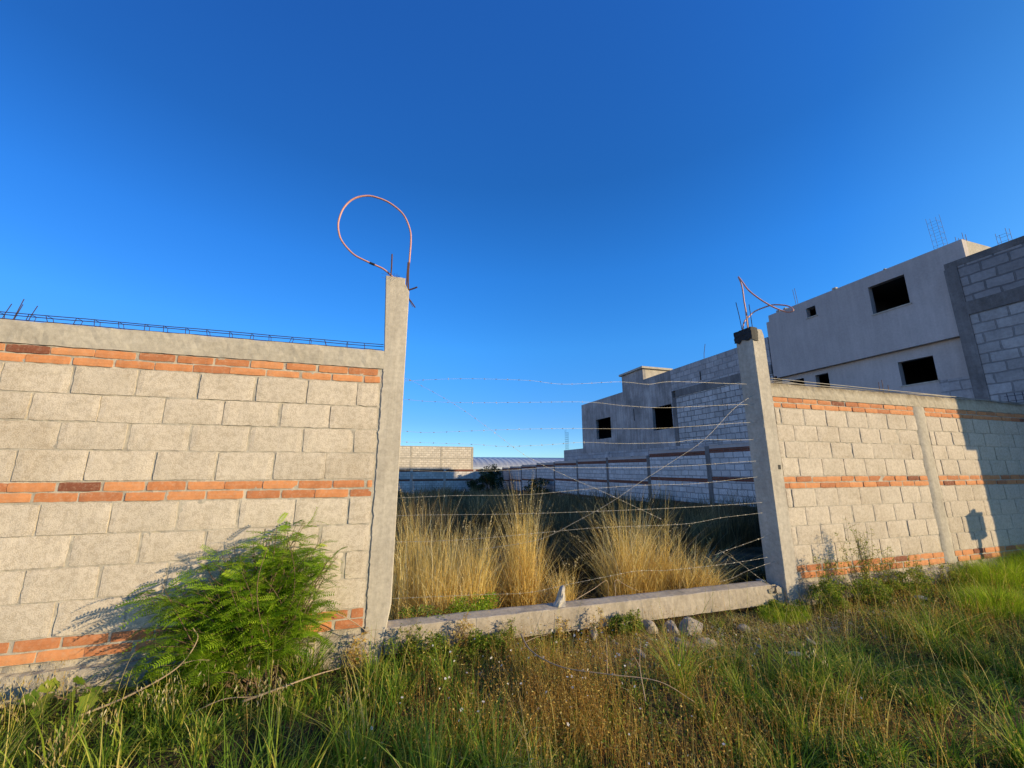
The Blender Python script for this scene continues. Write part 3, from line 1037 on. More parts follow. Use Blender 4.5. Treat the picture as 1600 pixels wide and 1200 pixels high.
# --- plastered house (upper floor overhangs)
HA = empty('plastered_house', (13.5, 3.0, -0.2))
tag(HA, 'unfinished two storey house with smooth grey plaster and an overhanging upper floor', 'house')
mb = MB()
wall_holes(mb, 11.72, 0.15, 0.67, 5.35, 4.37, 6.46, [(1.75, 2.52, 5.42, 6.16), (3.87, 4.14, 5.93, 6.22)])
mb.build('upper_wall', M['plaster'], HA)
mb = MB()
mb.box(11.871, 15.0, 0.672, 0.80, 4.6, 6.458)
mb.box(11.871, 15.0, 5.22, 5.348, 4.6, 6.458)
mb.box(14.85, 15.0, 0.81, 5.21, 4.6, 6.458)
mb.build('parapet_wall', M['beam'], HA)
mb = MB()
mb.box(11.84, 15.0, 0.69, 5.33, 4.375, 4.55)
mb.box(11.875, 14.84, 0.81, 5.21, 6.20, 6.32)
mb.build_each('floor_slab', M['interior'], HA)
mb = MB()
wall_holes(mb, 11.86, 0.15, 0.72, 5.30, -0.4, 4.373, [(1.63, 2.30, 3.52, 4.10), (3.92, 4.28, 3.3, 4.22), (4.62, 5.08, 2.6, 4.22)])
mb.build('lower_wall', M['plaster'], HA)
mb = MB()
mb.box(14.80, 14.95, 0.90, 5.2, -0.4, 4.37)
mb.box(12.02, 14.79, 0.75, 0.9, -0.4, 4.37)
mb.box(12.02, 14.79, 5.2, 5.3, -0.4, 4.37)
mb.box(12.02, 14.7, 3.0, 3.1, -0.4, 6.19)
mb.build_each('room_wall', M['interior'], HA)
mb = MB()
mb.box(11.78, 11.98, 5.352, 5.50, 4.45, 6.28)
mb.build('corner_pier', M['plaster'], HA)
mb = MB()
wall_holes(mb, 11.845, 0.012, 0.85, 1.62, 2.4, 3.50, [])
mb.build('block_patch', M['b_mid'], HA)
mb = MB()
rebar_tuft(mb, 12.0, 1.12, 6.46, 0.92, 0.17, lean=(-0.02, 0.02), r=0.003)
mb.build('rebar_tuft', M['rebar_dark'], HA)
mb = MB()
rebar_tuft(mb, 12.2, 0.86, 6.46, 0.30, 0.12, r=0.005)
mb.build('rebar_tuft', M['rebar_dark'], HA)
mb = MB()
rebar_tuft(mb, 12.0, 4.60, 6.4, 0.75, 0.09, lean=(0.0, 0.05), r=0.006, ties=False, n=2)
mb.build('rebar_tuft', M['rebar_dark'], HA)
mb = MB()      # mortar lumps left along the parapet
for y, s_ in ((3.30, 0.05), (5.0, 0.055), (4.78, 0.04), (2.1, 0.02)):
    mb.box(11.72 - 0.012, 11.80, y - s_, y + s_, 6.462, 6.462 + s_)
mb.build_each('mortar_lump', M['stone_white'], HA)

for (ya, yb, za, zb) in ((1.75, 2.52, 5.42, 6.16), (3.87, 4.14, 5.93, 6.22)):
    mb = MB()
    mb.box(11.700, 11.869, ya - 0.03, yb + 0.03, za - 0.035, za - 0.001)
    mb.build('sill', M['post'], HA)
mb = MB()
mb.box(11.845, 12.00, 1.60, 2.33, 3.485, 3.519)
mb.build('sill', M['post'], HA)

# --- block building nearest on the right
HB = empty('block_building', (12.5, -0.8, 0))
tag(HB, 'bare grey concrete block building rising over the right wall end', 'building')
XB = 11.63
mb = MB()
mb.box(XB, XB + 0.13, -2.30, 0.80, -0.3, 4.74)
mb.build('lower_blocks', M['b_low'], HB)
mb = MB()
mb.box(XB, XB + 0.13, -2.48, 0.80, 5.03, 5.86)
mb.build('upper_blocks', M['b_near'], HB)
mb = MB()
rough_bar(mb, -1, 1, [(0, 0), (0.15, 0), (0.15, .28), (0, .28)], 0.05, 0.012, 4)
mb.v = [(XB - 0.02 + p[1], -0.85 + p[0] * 1.66, 4.745 + p[2]) for p in mb.v]
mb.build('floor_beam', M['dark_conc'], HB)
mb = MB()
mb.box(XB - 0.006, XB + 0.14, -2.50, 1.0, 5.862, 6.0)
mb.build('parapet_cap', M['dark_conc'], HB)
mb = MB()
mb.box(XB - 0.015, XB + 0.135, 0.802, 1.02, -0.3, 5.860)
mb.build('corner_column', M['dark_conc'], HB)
mb = MB()
mb.box(XB + 0.131, 14.9, -2.28, 0.64, 0.0, 2.93)
mb.box(XB + 0.131, 14.9, -2.46, 0.64, 2.94, 5.7)
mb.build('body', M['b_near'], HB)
mb = MB()
mb.box(XB, XB + 0.3, -2.50, -2.302, 2.95, 4.74)
mb.build('overhang', M['b_near'], HB)
mb = MB()
rebar_tuft(mb, 12.0, 0.18, 6.0, 0.42, 0.15, r=0.0035)
mb.build('rebar_tuft', M['rebar_dark'], HB)
mb = MB()      # small steel grille standing on the wall top
for i in range(5):
    mb.tube([(11.45, 0.10 + i * 0.10, 2.66), (11.45, 0.10 + i * 0.10, 2.98)], 0.006, 4)
for z in (2.74, 2.83, 2.93):
    mb.tube([(11.45, 0.06, z), (11.45, 0.54, z)], 0.006, 4)
mb.build('grille', M['rebar_dark'], HB)

# --- long far house
HC = empty('stained_house', (14, 12, -0.4))
tag(HC, 'long unfinished house with stained dark plaster, stair tower and whitewashed block bays', 'house')
XC = 11.80
mb = MB()
wall_holes(mb, XC, 0.15, 10.36, 12.27, 2.5, 5.80, [(10.42, 11.76, 3.28, 4.33)])
wall_holes(mb, XC, 0.15, 12.272, 14.10, 2.5, 6.36, [])
wall_holes(mb, XC, 0.15, 14.102, 18.78, 2.5, 5.52, [(15.41, 17.0, 3.23, 4.37)])
mb.build('plaster_wall', M['plaster_old'], HC)
mb = MB()
mb.box(XC + 0.151, 13.4, 12.272, 12.40, 5.3, 6.36)
mb.box(XC + 0.151, 13.4, 13.97, 14.10, 5.3, 6.36)
mb.box(13.25, 13.4, 12.41, 13.96, 5.3, 6.36)
mb.build('stair_tower', M['post'], HC)
mb = MB()
mb.box(XC - 0.10, 13.5, 12.17, 14.22, 6.362, 6.46)
mb.build('tower_roof', M['post'], HC)
mb = MB()
mb.box(XC + 0.151, 17, 18.63, 18.78, -0.8, 5.52)
mb.box(17.0, 17.15, 5.4, 18.78, -0.8, 5.4)
mb.box(XC + 0.151, 16.9, 10.25, 10.40, -0.8, 5.4)
mb.box(XC + 0.151, 16.9, 14.4, 14.5, -0.8, 5.2)
mb.box(14.5, 14.6, 10.45, 14.35, -0.8, 5.2)
mb.box(XC + 0.151, 16.9, 5.45, 18.60, 5.21, 5.32)
mb.box(XC + 0.151, 16.9, 5.45, 18.60, 2.55, 2.65)
mb.build_each('room_wall', M['interior'], HC)
mb = MB()
mb.box(XC, XC + 0.13, 6.62, 10.10, 2.5, 4.56)
mb.box(XC, XC + 0.13, 5.55, 6.38, 2.5, 4.56)
mb.build_each('block_bay', M['b_white'], HC)
mb = MB()
mb.box(XC, XC + 0.13, 5.55, 10.352, 4.86, 5.80)
mb.build('upper_blocks', M['b_mid'], HC)
mb = MB()
rough_bar(mb, 5.552, 10.10, [(0, 0), (0.15, 0), (0.15, .295), (0, .295)], 0.08, 0.014, 4)
mb.v = [(XC - 0.02 + p[1], p[0], 4.562 + p[2]) for p in mb.v]
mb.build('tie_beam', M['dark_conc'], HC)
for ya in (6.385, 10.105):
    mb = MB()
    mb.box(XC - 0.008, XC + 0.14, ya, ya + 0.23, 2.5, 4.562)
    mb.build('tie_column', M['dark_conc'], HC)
mb = MB()
mb.box(XC, XC + 0.14, 5.55, 21.6, -0.9, 2.495)
mb.box(XC, XC + 0.14, 18.79, 21.6, 2.497, 2.80)
mb.box(XC + 0.145, 15, 21.45, 21.6, -0.9, 2.80)
mb.build('base_blocks', M['b_mid'], HC)
mb = MB()
rebar_tuft(mb, 12.0, 21.5, 2.8, 1.35, 0.17, r=0.006)
mb.build('rebar_tuft', M['rebar_dark'], HC)
mb = MB()
mb.tube([(12.0, 8.55, 5.7), (12.0, 8.50, 6.1), (12.0, 8.40, 6.45)], 0.010, 4)
mb.build('starter_bar', M['rebar_dark'], HC)
mb = MB()
for y, z0_, z1_ in ((13.2, 3.9, 4.5), (8.6, 5.0, 5.35)):
    mb.box(XC - 0.006, XC + 0.002, y - 0.03, y + 0.03, z0_, z1_)
mb.build_each('vertical_crack', M['black'], HC)

# hidden buildings added behind the houses to shade the lot's far end
mb = MB()
mb.box(18.0, 24.0, 17.0, 30.5, -1.2, 4.8)
mb.box(18.6, 19.2, 17.6, 18.4, 4.8, 5.6)
shade_building = mb.build('block_building', M['b_mid'])
tag(shade_building, 'plain block building added unseen behind the long stained house to shade the far wall', 'building')
mb = MB()
mb.box(28.0, 33.0, 8.0, 14.0, -1.0, 11.6)  # second unseen building, added so its shade crosses the far wall
mb.box(29.0, 31.0, 9.0, 11.0, 11.601, 12.2)
shade_building = mb.build('unseen_shade_building', M['b_mid'])
tag(shade_building, 'taller block building added unseen behind the plastered house to shade the far wall', 'building')

# ------------------------------------------------------------------ stepped boundary wall on the right of the lot
BW = empty('boundary_wall', (11.6, 15, -0.5))
tag(BW, 'shaded long boundary wall of white blocks with two dark red brick bands, beneath the houses', 'wall')
XS = 11.60
pil = [0.16, 1.25, 4.87, 8.43, 12.05, 15.65, 19.25, 22.85, 26.45, 30.05, 33.6, 36.0]
mid = [1.24, 1.24, 1.20, 1.13, 0.93, 0.90, 0.84, 0.77, 0.66, 0.54, 0.45]
blk, bnd, tops = MB(), [MB(), MB(), MB()], MB()
for i in range(len(pil) - 1):
    ya, yb = pil[i] + 0.11, pil[i + 1] - 0.11
    m_ = mid[i]
    blk.box(XS, XS + 0.12, ya, yb, m_ - 0.86, m_ - 0.07)
    blk.box(XS, XS + 0.12, ya, yb, m_ + 0.07, m_ + 0.93)
    bnd[0].box(XS - 0.002, XS + 0.12, ya, yb, m_ - 0.069, m_ + 0.069)
    bnd[1].box(XS - 0.002, XS + 0.12, ya, yb, m_ + 0.931, m_ + 1.09)
    bnd[2].box(XS - 0.002, XS + 0.12, ya, yb, m_ - 1.0, m_ - 0.861)
    tops.box(XS - 0.006, XS + 0.125, ya, yb, m_ + 1.091, m_ + 1.20)
    # lumpy whitish mortar run along the top
    y = ya
    while y < yb:
        l_ = random.uniform(0.1, 0.5)
        tops.box(XS - 0.02, XS + 0.13, y, min(yb, y + l_), m_ + 1.201, m_ + 1.205 + random.uniform(0, 0.045))
        y += l_
blk.build('block_courses', M['b_side'], BW)
for b_ in bnd:
    b_.build('brick_band', M['band_side'], BW)
tops.build('top_beam', M['plaster'], BW)
for i, y in enumerate(pil):
    mb = MB()
    m_ = mid[min(i, len(mid) - 1)]
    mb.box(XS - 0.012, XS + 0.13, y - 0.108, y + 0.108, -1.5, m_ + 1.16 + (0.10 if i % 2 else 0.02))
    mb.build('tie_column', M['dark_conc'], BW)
mb = MB()
for y in (10.2, 15.6, 12.1, 8.4):
    rebar_tuft(mb, 11.68, y, 2.15, 0.32, 0.07, r=0.006, ties=False, n=2)
mb.build_each('starter_bar', M['rebar_dark'], BW)

# back wall
KW = empty('boundary_wall', (5, 36, -1))
tag(KW, 'far wall closing the lot, shaded pale blocks with two thin red bands', 'wall')
YB = 36.0
mb = MB()
mb.box(-14, 11.58, YB, YB + 0.14, -1.5, 0.42)
mb.box(-14, 11.58, YB, YB + 0.14, 0.60, 1.28)
mb.build('block_courses', M['b_side'], KW)
for za, zb in ((0.422, 0.598), (1.282, 1.50)):
    mb = MB()
    mb.box(-14, 11.58, YB - 0.004, YB + 0.142, za, zb)
    mb.build('brick_band', M['band_side'], KW)
for x in (-10, -7, -4, -1, 2.6, 5.75, 8.7, 11.4):
    mb = MB()
    mb.box(x - 0.12, x + 0.12, YB - 0.012, YB - 0.0045, -1.5, 1.5)
    mb.build('tie_column', M['plaster'], KW)

# pale block building beyond the back wall
HD = empty('block_building', (3, 37, -1))
tag(HD, 'sunlit cream block building with flat top beyond the far wall', 'building')
mb = MB()
mb.box(-14, 8.58, YB + 0.30, YB + 6, -1.5, 2.50)
mb.box(-14, 8.58, YB + 0.30, YB + 6, 2.66, 3.66)
mb.build('block_walls', M['b_far'], HD)
mb = MB()
mb.box(-14, 8.60, YB + 0.29, YB + 6, 2.501, 2.659)
mb.box(-14, 8.60, YB + 0.29, YB + 6, 3.661, 3.74)
mb.build('tie_beam', M['mortar'], HD)
for x in (-0.6, 2.5, 5.4, 8.5):
    for za, zb in ((-1.5, 2.50), (2.66, 3.66)):
        mb = MB()
        mb.box(x - 0.10, x + 0.10, YB + 0.285, YB + 0.299, za, zb)
        mb.build('tie_column', M['mortar'], HD)

# curved sheet metal warehouse roof
HW = empty('warehouse', (30, 62, -1))
tag(HW, 'long warehouse with curved ribbed grey metal roof behind the far wall', 'warehouse')
n_r, n_a = 300, 16
vs_, fs_ = [], []
x0_, x1_ = 8, 58
for i in range(n_r + 1):
    x = x0_ + (x1_ - x0_) * i / n_r
    rib = 0.07 * (1 if (i % 5) in (0, 1) else 0)
    for j in range(n_a + 1):
        t_ = j / n_a
        ang = t_ * math.pi / 2 * 1.5
        vs_.append((x, 50 + 9 * (1 - math.cos(ang)) , 1.55 + (1.75 + rib) * math.sin(ang)))
for i in range(n_r):
    for j in range(n_a):
        fs_.append((i * (n_a + 1) + j, (i + 1) * (n_a + 1) + j, (i + 1) * (n_a + 1) + j + 1, i * (n_a + 1) + j + 1))
mb = MB()
mb.add(vs_, fs_)
mb.build('metal_roof', M['tin'], HW)
mb = MB()
mb.box(8, 58, 50.05, 65, -1.5, 1.54)
mb.build('walls', M['b_far'], HW)


# ------------------------------------------------------------------ vegetation tools
def pn(x, y, f, s):
    return np.array([nz(a_ * f, b_ * f, s) for a_, b_ in zip(x, y)])


def blade_mesh(roots, h, w, az, lean, power=2.0, segs=4, val=None, droop=0.0, tipw=0.12):
    """tapered bent blades"""
    n = len(h)
    t = np.linspace(0, 1, segs + 1)[None, :]
    H, L_ = h[:, None], (lean * h)[:, None]
    dirx, diry = np.cos(az)[:, None], np.sin(az)[:, None]
    P = np.broadcast_to(np.asarray(power)[..., None] if np.ndim(power) else power, (n, segs + 1) if np.ndim(power) else ())
    off = L_ * t ** P
    X = roots[:, 0:1] + dirx * off
    Y = roots[:, 1:2] + diry * off
    Dp = droop[:, None] if np.ndim(droop) else droop
    Z = roots[:, 2:3] + H * (t - Dp * t ** 3)
    sa = az + np.pi / 2 + rng.normal(0, 0.7, n)
    wd = (w[:, None] / 2) * (1 - (1 - tipw) * t ** 1.5)
    sx, sy = np.cos(sa)[:, None] * wd, np.sin(sa)[:, None] * wd
    A = np.stack([X - sx, Y - sy, Z], -1)
    B = np.stack([X + sx, Y + sy, Z], -1)
    V = np.stack([A, B], 2).reshape(n, -1, 3)
    k = 2 * (segs + 1)
    base = (np.arange(n) * k)[:, None]
    q = np.array([[2 * i, 2 * i + 1, 2 * i + 3, 2 * i + 2] for i in range(segs)])
    F = (base[:, :, None] + q[None]).reshape(-1, 4)
    if val is None:
        val = rng.random(n)
    return V.reshape(-1, 3), F, np.repeat(val, k)


def template_scatter(TV, TF, pos, mats, val):
    """copies of a small template: TV (k,3), pos (n,3), mats (n,3,3)"""
    V = np.einsum('nij,kj->nki', mats, TV) + pos[:, None, :]
    k = len(TV)
    F = (np.arange(len(pos)) * k)[:, None, None] + TF[None]
    return V.reshape(-1, 3), F.reshape(-1, TF.shape[1]), np.repeat(val, k)


def rand_mats(n, scale, tilt=1.0, az=None):
    """random orientation; tilt 0 = template z stays up"""
    az = rng.uniform(0, 2 * np.pi, n) if az is None else az
    th = np.abs(rng.normal(0, 0.6, n)) * tilt
    ps = rng.uniform(0, 2 * np.pi, n)
    cz, sz = np.cos(az), np.sin(az)
    Z = np.zeros((n, 3, 3))
    Z[:, 0, 0], Z[:, 0, 1], Z[:, 1, 0], Z[:, 1, 1], Z[:, 2, 2] = cz, -sz, sz, cz, 1
    u = np.stack([np.cos(ps), np.sin(ps), np.zeros(n)], -1)
    c, s = np.cos(th), np.sin(th)
    K = np.zeros((n, 3, 3))
    K[:, 0, 1], K[:, 0, 2], K[:, 1, 0], K[:, 1, 2], K[:, 2, 0], K[:, 2, 1] = -u[:, 2], u[:, 1], u[:, 2], -u[:, 0], -u[:, 1], u[:, 0]
    I = np.eye(3)[None]
    Rm = I + s[:, None, None] * K + (1 - c)[:, None, None] * (K @ K)
    return (Rm @ Z) * np.asarray(scale).reshape(-1, 1, 1)


def join(parts):
    Vs, Fs, As, b_ = [], [], [], 0
    for V, F, A in parts:
        Vs.append(V)
        Fs.append(F + b_)
        As.append(A)
        b_ += len(V)
    return np.concatenate(Vs), np.concatenate(Fs), np.concatenate(As)


def veg(name, parts, mat, parent=None):
    V, F, A = join(parts)
    return link(name, np_mesh(name, V, F, A), mat, parent)


# leaf: pointed oval 1 long along +x
LEAF_V = np.array([(0, 0, 0), (0.35, 0.2, 0.05), (1, 0, -0.05), (0.35, -0.2, 0.05)], float)
LEAF_F = np.array([(0, 3, 2, 1)])


def frond_template(pairs=15, length=1.0, leaflet=0.20, lw=0.027, droop=0.35):
    """pinnate leaf, rachis along +x drooping"""
    V, F = [], []
    def pt(t):
        return np.array([length * t * (1 - 0.08 * t), 0, 0.18 * t - droop * t * t])
    n = 7
    for i in range(n + 1):
        p = pt(i / n)
        V += [p + (0, 0.006, 0), p - (0, 0.006, 0)]
    for i in range(n):
        F.append((2 * i, 2 * i + 1, 2 * i + 3, 2 * i + 2))
    for k in range(pairs):
        t = 0.14 + 0.86 * (k + 0.5) / pairs
        p = pt(t)
        l_ = leaflet * (1 - 0.55 * abs(t - 0.45) ** 1.3 * 1.6)
        for sgn in (-1, 1):
            d = np.array([0.42, sgn * 0.9, -0.12 + 0.1 * math.sin(k * 2.1 + sgn)])
            d /= np.linalg.norm(d)
            s_ = np.array([0.9, -sgn * 0.42, 0.0]) * lw
            b_ = len(V)
            V += [p, p + d * l_ * 0.4 + s_, p + d * l_, p + d * l_ * 0.4 - s_]
            F.append((b_, b_ + 1, b_ + 2, b_ + 3) if sgn > 0 else (b_, b_ + 3, b_ + 2, b_ + 1))
    return np.array(V, float), np.array(F)


# ------------------------------------------------------------------ feathery shrub by the left wall
def feathery_shrub():
    root = empty('feathery_shrub', (-0.75, -0.42, 0.05))
    tag(root, 'bushy feathery green shrub with pinnate leaves against the left block wall', 'shrub')
    stems = MB()
    pos, dirs, sc = [], [], []
    base = Vector((-0.74, -0.24, gz(-0.74, -0.24)))
    for i in range(185):
        # targets spread through the shrub's outline
        u = random.random()
        tx = random.uniform(-1.56, -0.30)
        peak = 1.17 - 0.52 * max(0, (-0.66 - tx)) ** 1.25 - 1.3 * max(0, tx + 0.58) ** 1.3
        tz = max(0.14, peak * (random.uniform(0.10, 1.0) ** 0.75))
        ty = -0.20 - 0.34 * math.sqrt(max(0.0, 1 - ((tx + 0.86) / 0.72) ** 2)) * random.uniform(-0.5, 1.0) * (1.05 - 0.45 * tz)
        tip = Vector((tx, min(-0.06, ty), tz))
        b_ = base + Vector((random.gauss(0, .12), random.gauss(0, .06), 0))
        midp = b_.lerp(tip, 0.5) + Vector((random.gauss(0, .05), random.gauss(0, .05), 0.12 * random.random() + 0.05))
        path = spline([b_, midp, tip], 7)
        stems.tube(path, [0.0042 * (1 - 0.8 * k / (len(path) - 1)) + 0.0008 for k in range(len(path))], 5)
        n_f = random.randint(9, 14)
        for k in range(n_f):
            t_ = 0.30 + 0.70 * (k + random.random()) / n_f
            idx = min(len(path) - 2, int(t_ * (len(path) - 1)))
            p = path[idx].lerp(path[idx + 1], random.random())
            tang = (path[idx + 1] - path[idx]).normalized()
            a_ = random.uniform(0, 2 * math.pi)
            side = Vector((math.cos(a_), math.sin(a_) * 0.9 - 0.25, 0.05))
            d = (tang * random.uniform(0.15, 0.6) + side).normalized()
            if p.y > -0.10:
                d.y = -abs(d.y)
            pos.append(p)
            dirs.append(d)
            sc.append(random.uniform(0.13, 0.22))
    stems.build('stems', M['bark'], root, smooth=True)
    parts = []
    ntm = 4
    pos, sc = np.array([tuple(p) for p in pos]), np.array(sc)
    D = np.array([tuple(d) for d in dirs])
    upv = np.array([0, 0, 1.0]) + rng.normal(0, 0.35, D.shape)
    Yv = np.cross(upv, D)
    Yv /= np.linalg.norm(Yv, axis=1)[:, None]
    Zv = np.cross(D, Yv)
    mats = np.stack([D, Yv, Zv], -1) * sc[:, None, None]
    vals = np.clip(rng.normal(0.5, 0.22, len(pos)), 0, 1)
    for k in range(ntm):
        TV, TF = frond_template(pairs=10 + k, droop=0.25 + 0.15 * k)
        s_ = slice(k, None, ntm)
        parts.append(template_scatter(TV, TF, pos[s_], mats[s_], vals[s_]))
    V, F, A = join(parts)
    V[:, 1] = np.minimum(V[:, 1], -0.012)
    link('foliage', np_mesh('foliage', V, F, A), M['frond'], root)


feathery_shrub()


# ------------------------------------------------------------------ golden dry clumps behind the beam
def dry_clump(label, cx, cy, rx_, ry_, n, hm, lean_m, seed, lean_bias=(0, 0), plumes=30, green=0.0, upright=False):
    root = empty('dry_grass_clump', (cx, cy, gz(cx, cy)))
    tag(root, label, 'grass clump', 'golden grass clumps behind the low beam')
    a_ = rng.uniform(0, 2 * np.pi, n)
    r_ = np.sqrt(rng.random(n))
    x = cx + rx_ * r_ * np.cos(a_)
    y = cy + ry_ * r_ * np.sin(a_)
    roots = np.stack([x, y, gz_v(x, y) - 0.02], -1)
    lump = 0.80 + 0.55 * pn(x, y, 3.3, 60)
    h = hm * np.clip(rng.normal(0.76, 0.20, n), 0.2, 1.15) * lump
    # radial lean
    dx = np.cos(a_) * r_ * rx_ + lean_bias[0] + rng.normal(0, 0.22, n) + 0.5 * pn(x, y, 4.0, 77)
    dy = np.sin(a_) * r_ * ry_ + lean_bias[1] + rng.normal(0, 0.12, n)
    az = np.where(rng.random(n) < 0.4, rng.uniform(0, 6.28, n), np.arctan2(dy, dx))
    lean = np.abs(rng.normal(lean_m, lean_m * 0.9, n)) + 0.04
    w = rng.uniform(0.0035, 0.0075, n)
    val = np.clip(rng.normal(0.55, 0.30, n), 0, 1)
    dr = np.clip(np.where(rng.random(n) < 0.22, rng.uniform(0.2, 0.6, n), 0.05), 0, 1)
    parts = [blade_mesh(roots, h, w, az, lean, power=1.7, segs=6, val=val, droop=dr, tipw=0.1)]
    # short bent and broken stuff filling the foot of the clump
    q = n
    a2 = rng.uniform(0, 6.28, q)
    r2_ = np.sqrt(rng.random(q)) * 1.12
    x2, y2 = cx + rx_ * r2_ * np.cos(a2), cy + ry_ * r2_ * np.sin(a2)
    parts.append(blade_mesh(np.stack([x2, y2, gz_v(x2, y2)], -1), hm * rng.uniform(0.15, 0.55, q), rng.uniform(0.004, 0.008, q), rng.uniform(0, 6.28, q), rng.uniform(0.1, 1.0, q),
                            power=1.5, segs=5, val=np.clip(rng.normal(.45, .3, q), 0, 1), droop=rng.uniform(0, 0.8, q)))
    # broken and drooping leaves that come off the stalks
    m_ = int(n * 0.8)
    k = rng.integers(0, n, m_)
    t_ = rng.uniform(0.15, 0.7, m_)
    off = lean[k] * h[k] * t_ ** 1.7
    rr = np.stack([roots[k, 0] + np.cos(az[k]) * off, roots[k, 1] + np.sin(az[k]) * off, roots[k, 2] + h[k] * (t_ - dr[k] * t_ ** 3)], -1)
    az2 = rng.uniform(0, 2 * np.pi, m_)
    h2 = rng.uniform(0.10, 0.38, m_)
    parts.append(blade_mesh(rr, h2, rng.uniform(0.003, 0.006, m_), az2, rng.uniform(0.5, 1.5, m_), power=1.3, segs=4,
                            val=np.clip(rng.normal(0.62, 0.22, m_), 0, 1), droop=rng.uniform(0.1, 1.2, m_), tipw=0.1))
    veg('blades', parts, M['dry'], root)
    # seed plumes
    if plumes:
        kk = rng.choice(np.where(h > np.quantile(h, 0.6))[0], plumes)
        pp, mm, vv = [], [], []
        for k in kk:
            for t_ in np.linspace(0.80, 1.0, 16):
                off = lean[k] * h[k] * t_ ** 1.7
                p = np.array([roots[k, 0] + np.cos(az[k]) * off, roots[k, 1] + np.sin(az[k]) * off, roots[k, 2] + h[k] * (t_ - dr[k] * t_ ** 3)])
                pp.append(p + rng.normal(0, 0.004, 3))
        pp = np.array(pp)
        mt = rand_mats(len(pp), rng.uniform(0.014, 0.030, len(pp)), tilt=1.6)
        veg('seed_heads', [template_scatter(LEAF_V, LEAF_F, pp, mt, np.clip(rng.normal(.6, .2, len(pp)), 0, 1))], M['oat'], root)
    return root


dry_clump('wide golden dry grass stand right beside the left column', 0.74, 1.25, 0.64, 0.80, 2300, 1.20, 0.15, 1, plumes=70)
dry_clump('tall narrow yellow grass clump left of the upright stone', 1.62, 0.85, 0.20, 0.24, 640, 1.45, 0.12, 2, plumes=40)
dry_clump('leaning golden grass clump nearer the right column, with swept tips', 3.12, 0.78, 0.46, 0.22, 1200, 1.48, 0.27, 3, lean_bias=(0.06, 0), plumes=25)
dry_clump('low sprawling golden grass tuft at the right end of the beam', 3.75, 0.55, 0.30, 0.18, 650, 0.95, 0.50, 4, lean_bias=(0.25, -0.05), plumes=10)
dry_clump('sparse reddish dry stalks just left of the upright stone', 2.0, 0.60, 0.13, 0.14, 170, 0.95, 0.16, 5, plumes=8)

# ------------------------------------------------------------------ lot field
def field():
    parts = []
    def zone(n, x0, x1, y0, y1, hm, wm, keep=None):
        x = rng.uniform(x0, x1, n)
        y = y0 + (y1 - y0) * rng.random(n) ** 1.2
        if keep is not None:
            k = keep(x, y)
            x, y = x[k], y[k]
        n = len(x)
        roots = np.stack([x, y, gz_v(x, y) - 0.02], -1)
        pat = 0.78 + 1.0 * np.array([nz(a_ * 0.6, b_ * 0.6, 5) + 0.5 * nz(a_ * 2, b_ * 2, 8) for a_, b_ in zip(x, y)])
        h = hm * np.clip(rng.normal(0.75, 0.2, n), 0.2, 1.3) * pat
        return blade_mesh(roots, h, wm * rng.uniform(0.6, 1.5, n), rng.uniform(0, 6.28, n), np.abs(rng.normal(0.25, 0.18, n)), 1.8, 3,
                          val=np.clip(rng.normal(0.42, 0.2, n) + 0.9 * np.array([nz(a_ * 0.9, b_ * 0.9, 25) for a_, b_ in zip(x, y)]), 0, 1), droop=rng.uniform(0, 0.4, n))
    parts.append(zone(26000, 0.2, 9.5, 1.6, 7.0, 0.85, 0.010, lambda x, y: (x < 1.6 + 1.35 * y + 0.5)))
    parts.append(zone(24000, 4.5, 11.5, 3.4, 9.5, 1.0, 0.012))
    parts.append(zone(30000, -1.0, 11.5, 7.0, 16.0, 0.95, 0.016))
    parts.append(zone(30000, -2.0, 11.5, 16.0, 35.9, 1.0, 0.03))
    parts.append(zone(7000, 2.0, 5.6, 0.9, 2.2, 0.34, 0.007))
    o = veg('grass', parts, M['field'])
    tag(o, 'dark shaded rank grass filling the walled lot', 'grass', kind='stuff')


field()


# ------------------------------------------------------------------ trees and bushes in the lot
def leafy(name, label, cat, centre, rad, n, leaf, mat, trunk_h=None, clumps=18, seed=0, group=None):
    root = empty(name, (centre[0], centre[1], gz(centre[0], centre[1])))
    tag(root, label, cat, group)
    cl = []
    for i in range(clumps):
        d = Vector((random.gauss(0, .5), random.gauss(0, .5), random.gauss(0.05, .5)))
        if d.length > 1:
            d.normalize()
        cl.append((centre[0] + d.x * rad[0], centre[1] + d.y * rad[1], centre[2] + d.z * rad[2], random.uniform(0.25, 0.45)))
    cl = np.array(cl)
    k = rng.integers(0, clumps, n)
    d = rng.normal(0, 1, (n, 3))
    d /= np.linalg.norm(d, axis=1)[:, None]
    d *= (rng.random(n) ** 0.4)[:, None]
    p = cl[k, :3] + d * np.array(rad)[None] * cl[k, 3:4]
    p[:, 2] = np.maximum(p[:, 2], gz(centre[0], centre[1]) + 0.02)
    mt = rand_mats(n, rng.uniform(0.6, 1.3, n) * leaf, tilt=1.6)
    veg('crown', [template_scatter(LEAF_V * np.array([1, 1.3, 1]), LEAF_F, p, mt, np.clip(rng.normal(.45, .25, n), 0, 1))], mat, root)
    st = MB()
    b_ = Vector((centre[0], centre[1], gz(centre[0], centre[1]) - 0.1))
    for c in cl[:max(6, clumps // 2)]:
        tip = Vector(c[:3])
        midp = b_.lerp(tip, 0.5) + Vector((0, 0, 0.1 * rad[2]))
        rr = 0.035 * rad[2]
        st.tube(spline([b_, midp, tip], 4), [rr * (1 - 0.09 * q) for q in range(9)], 5)
    st.build('trunk', M['bark'], root)
    return root


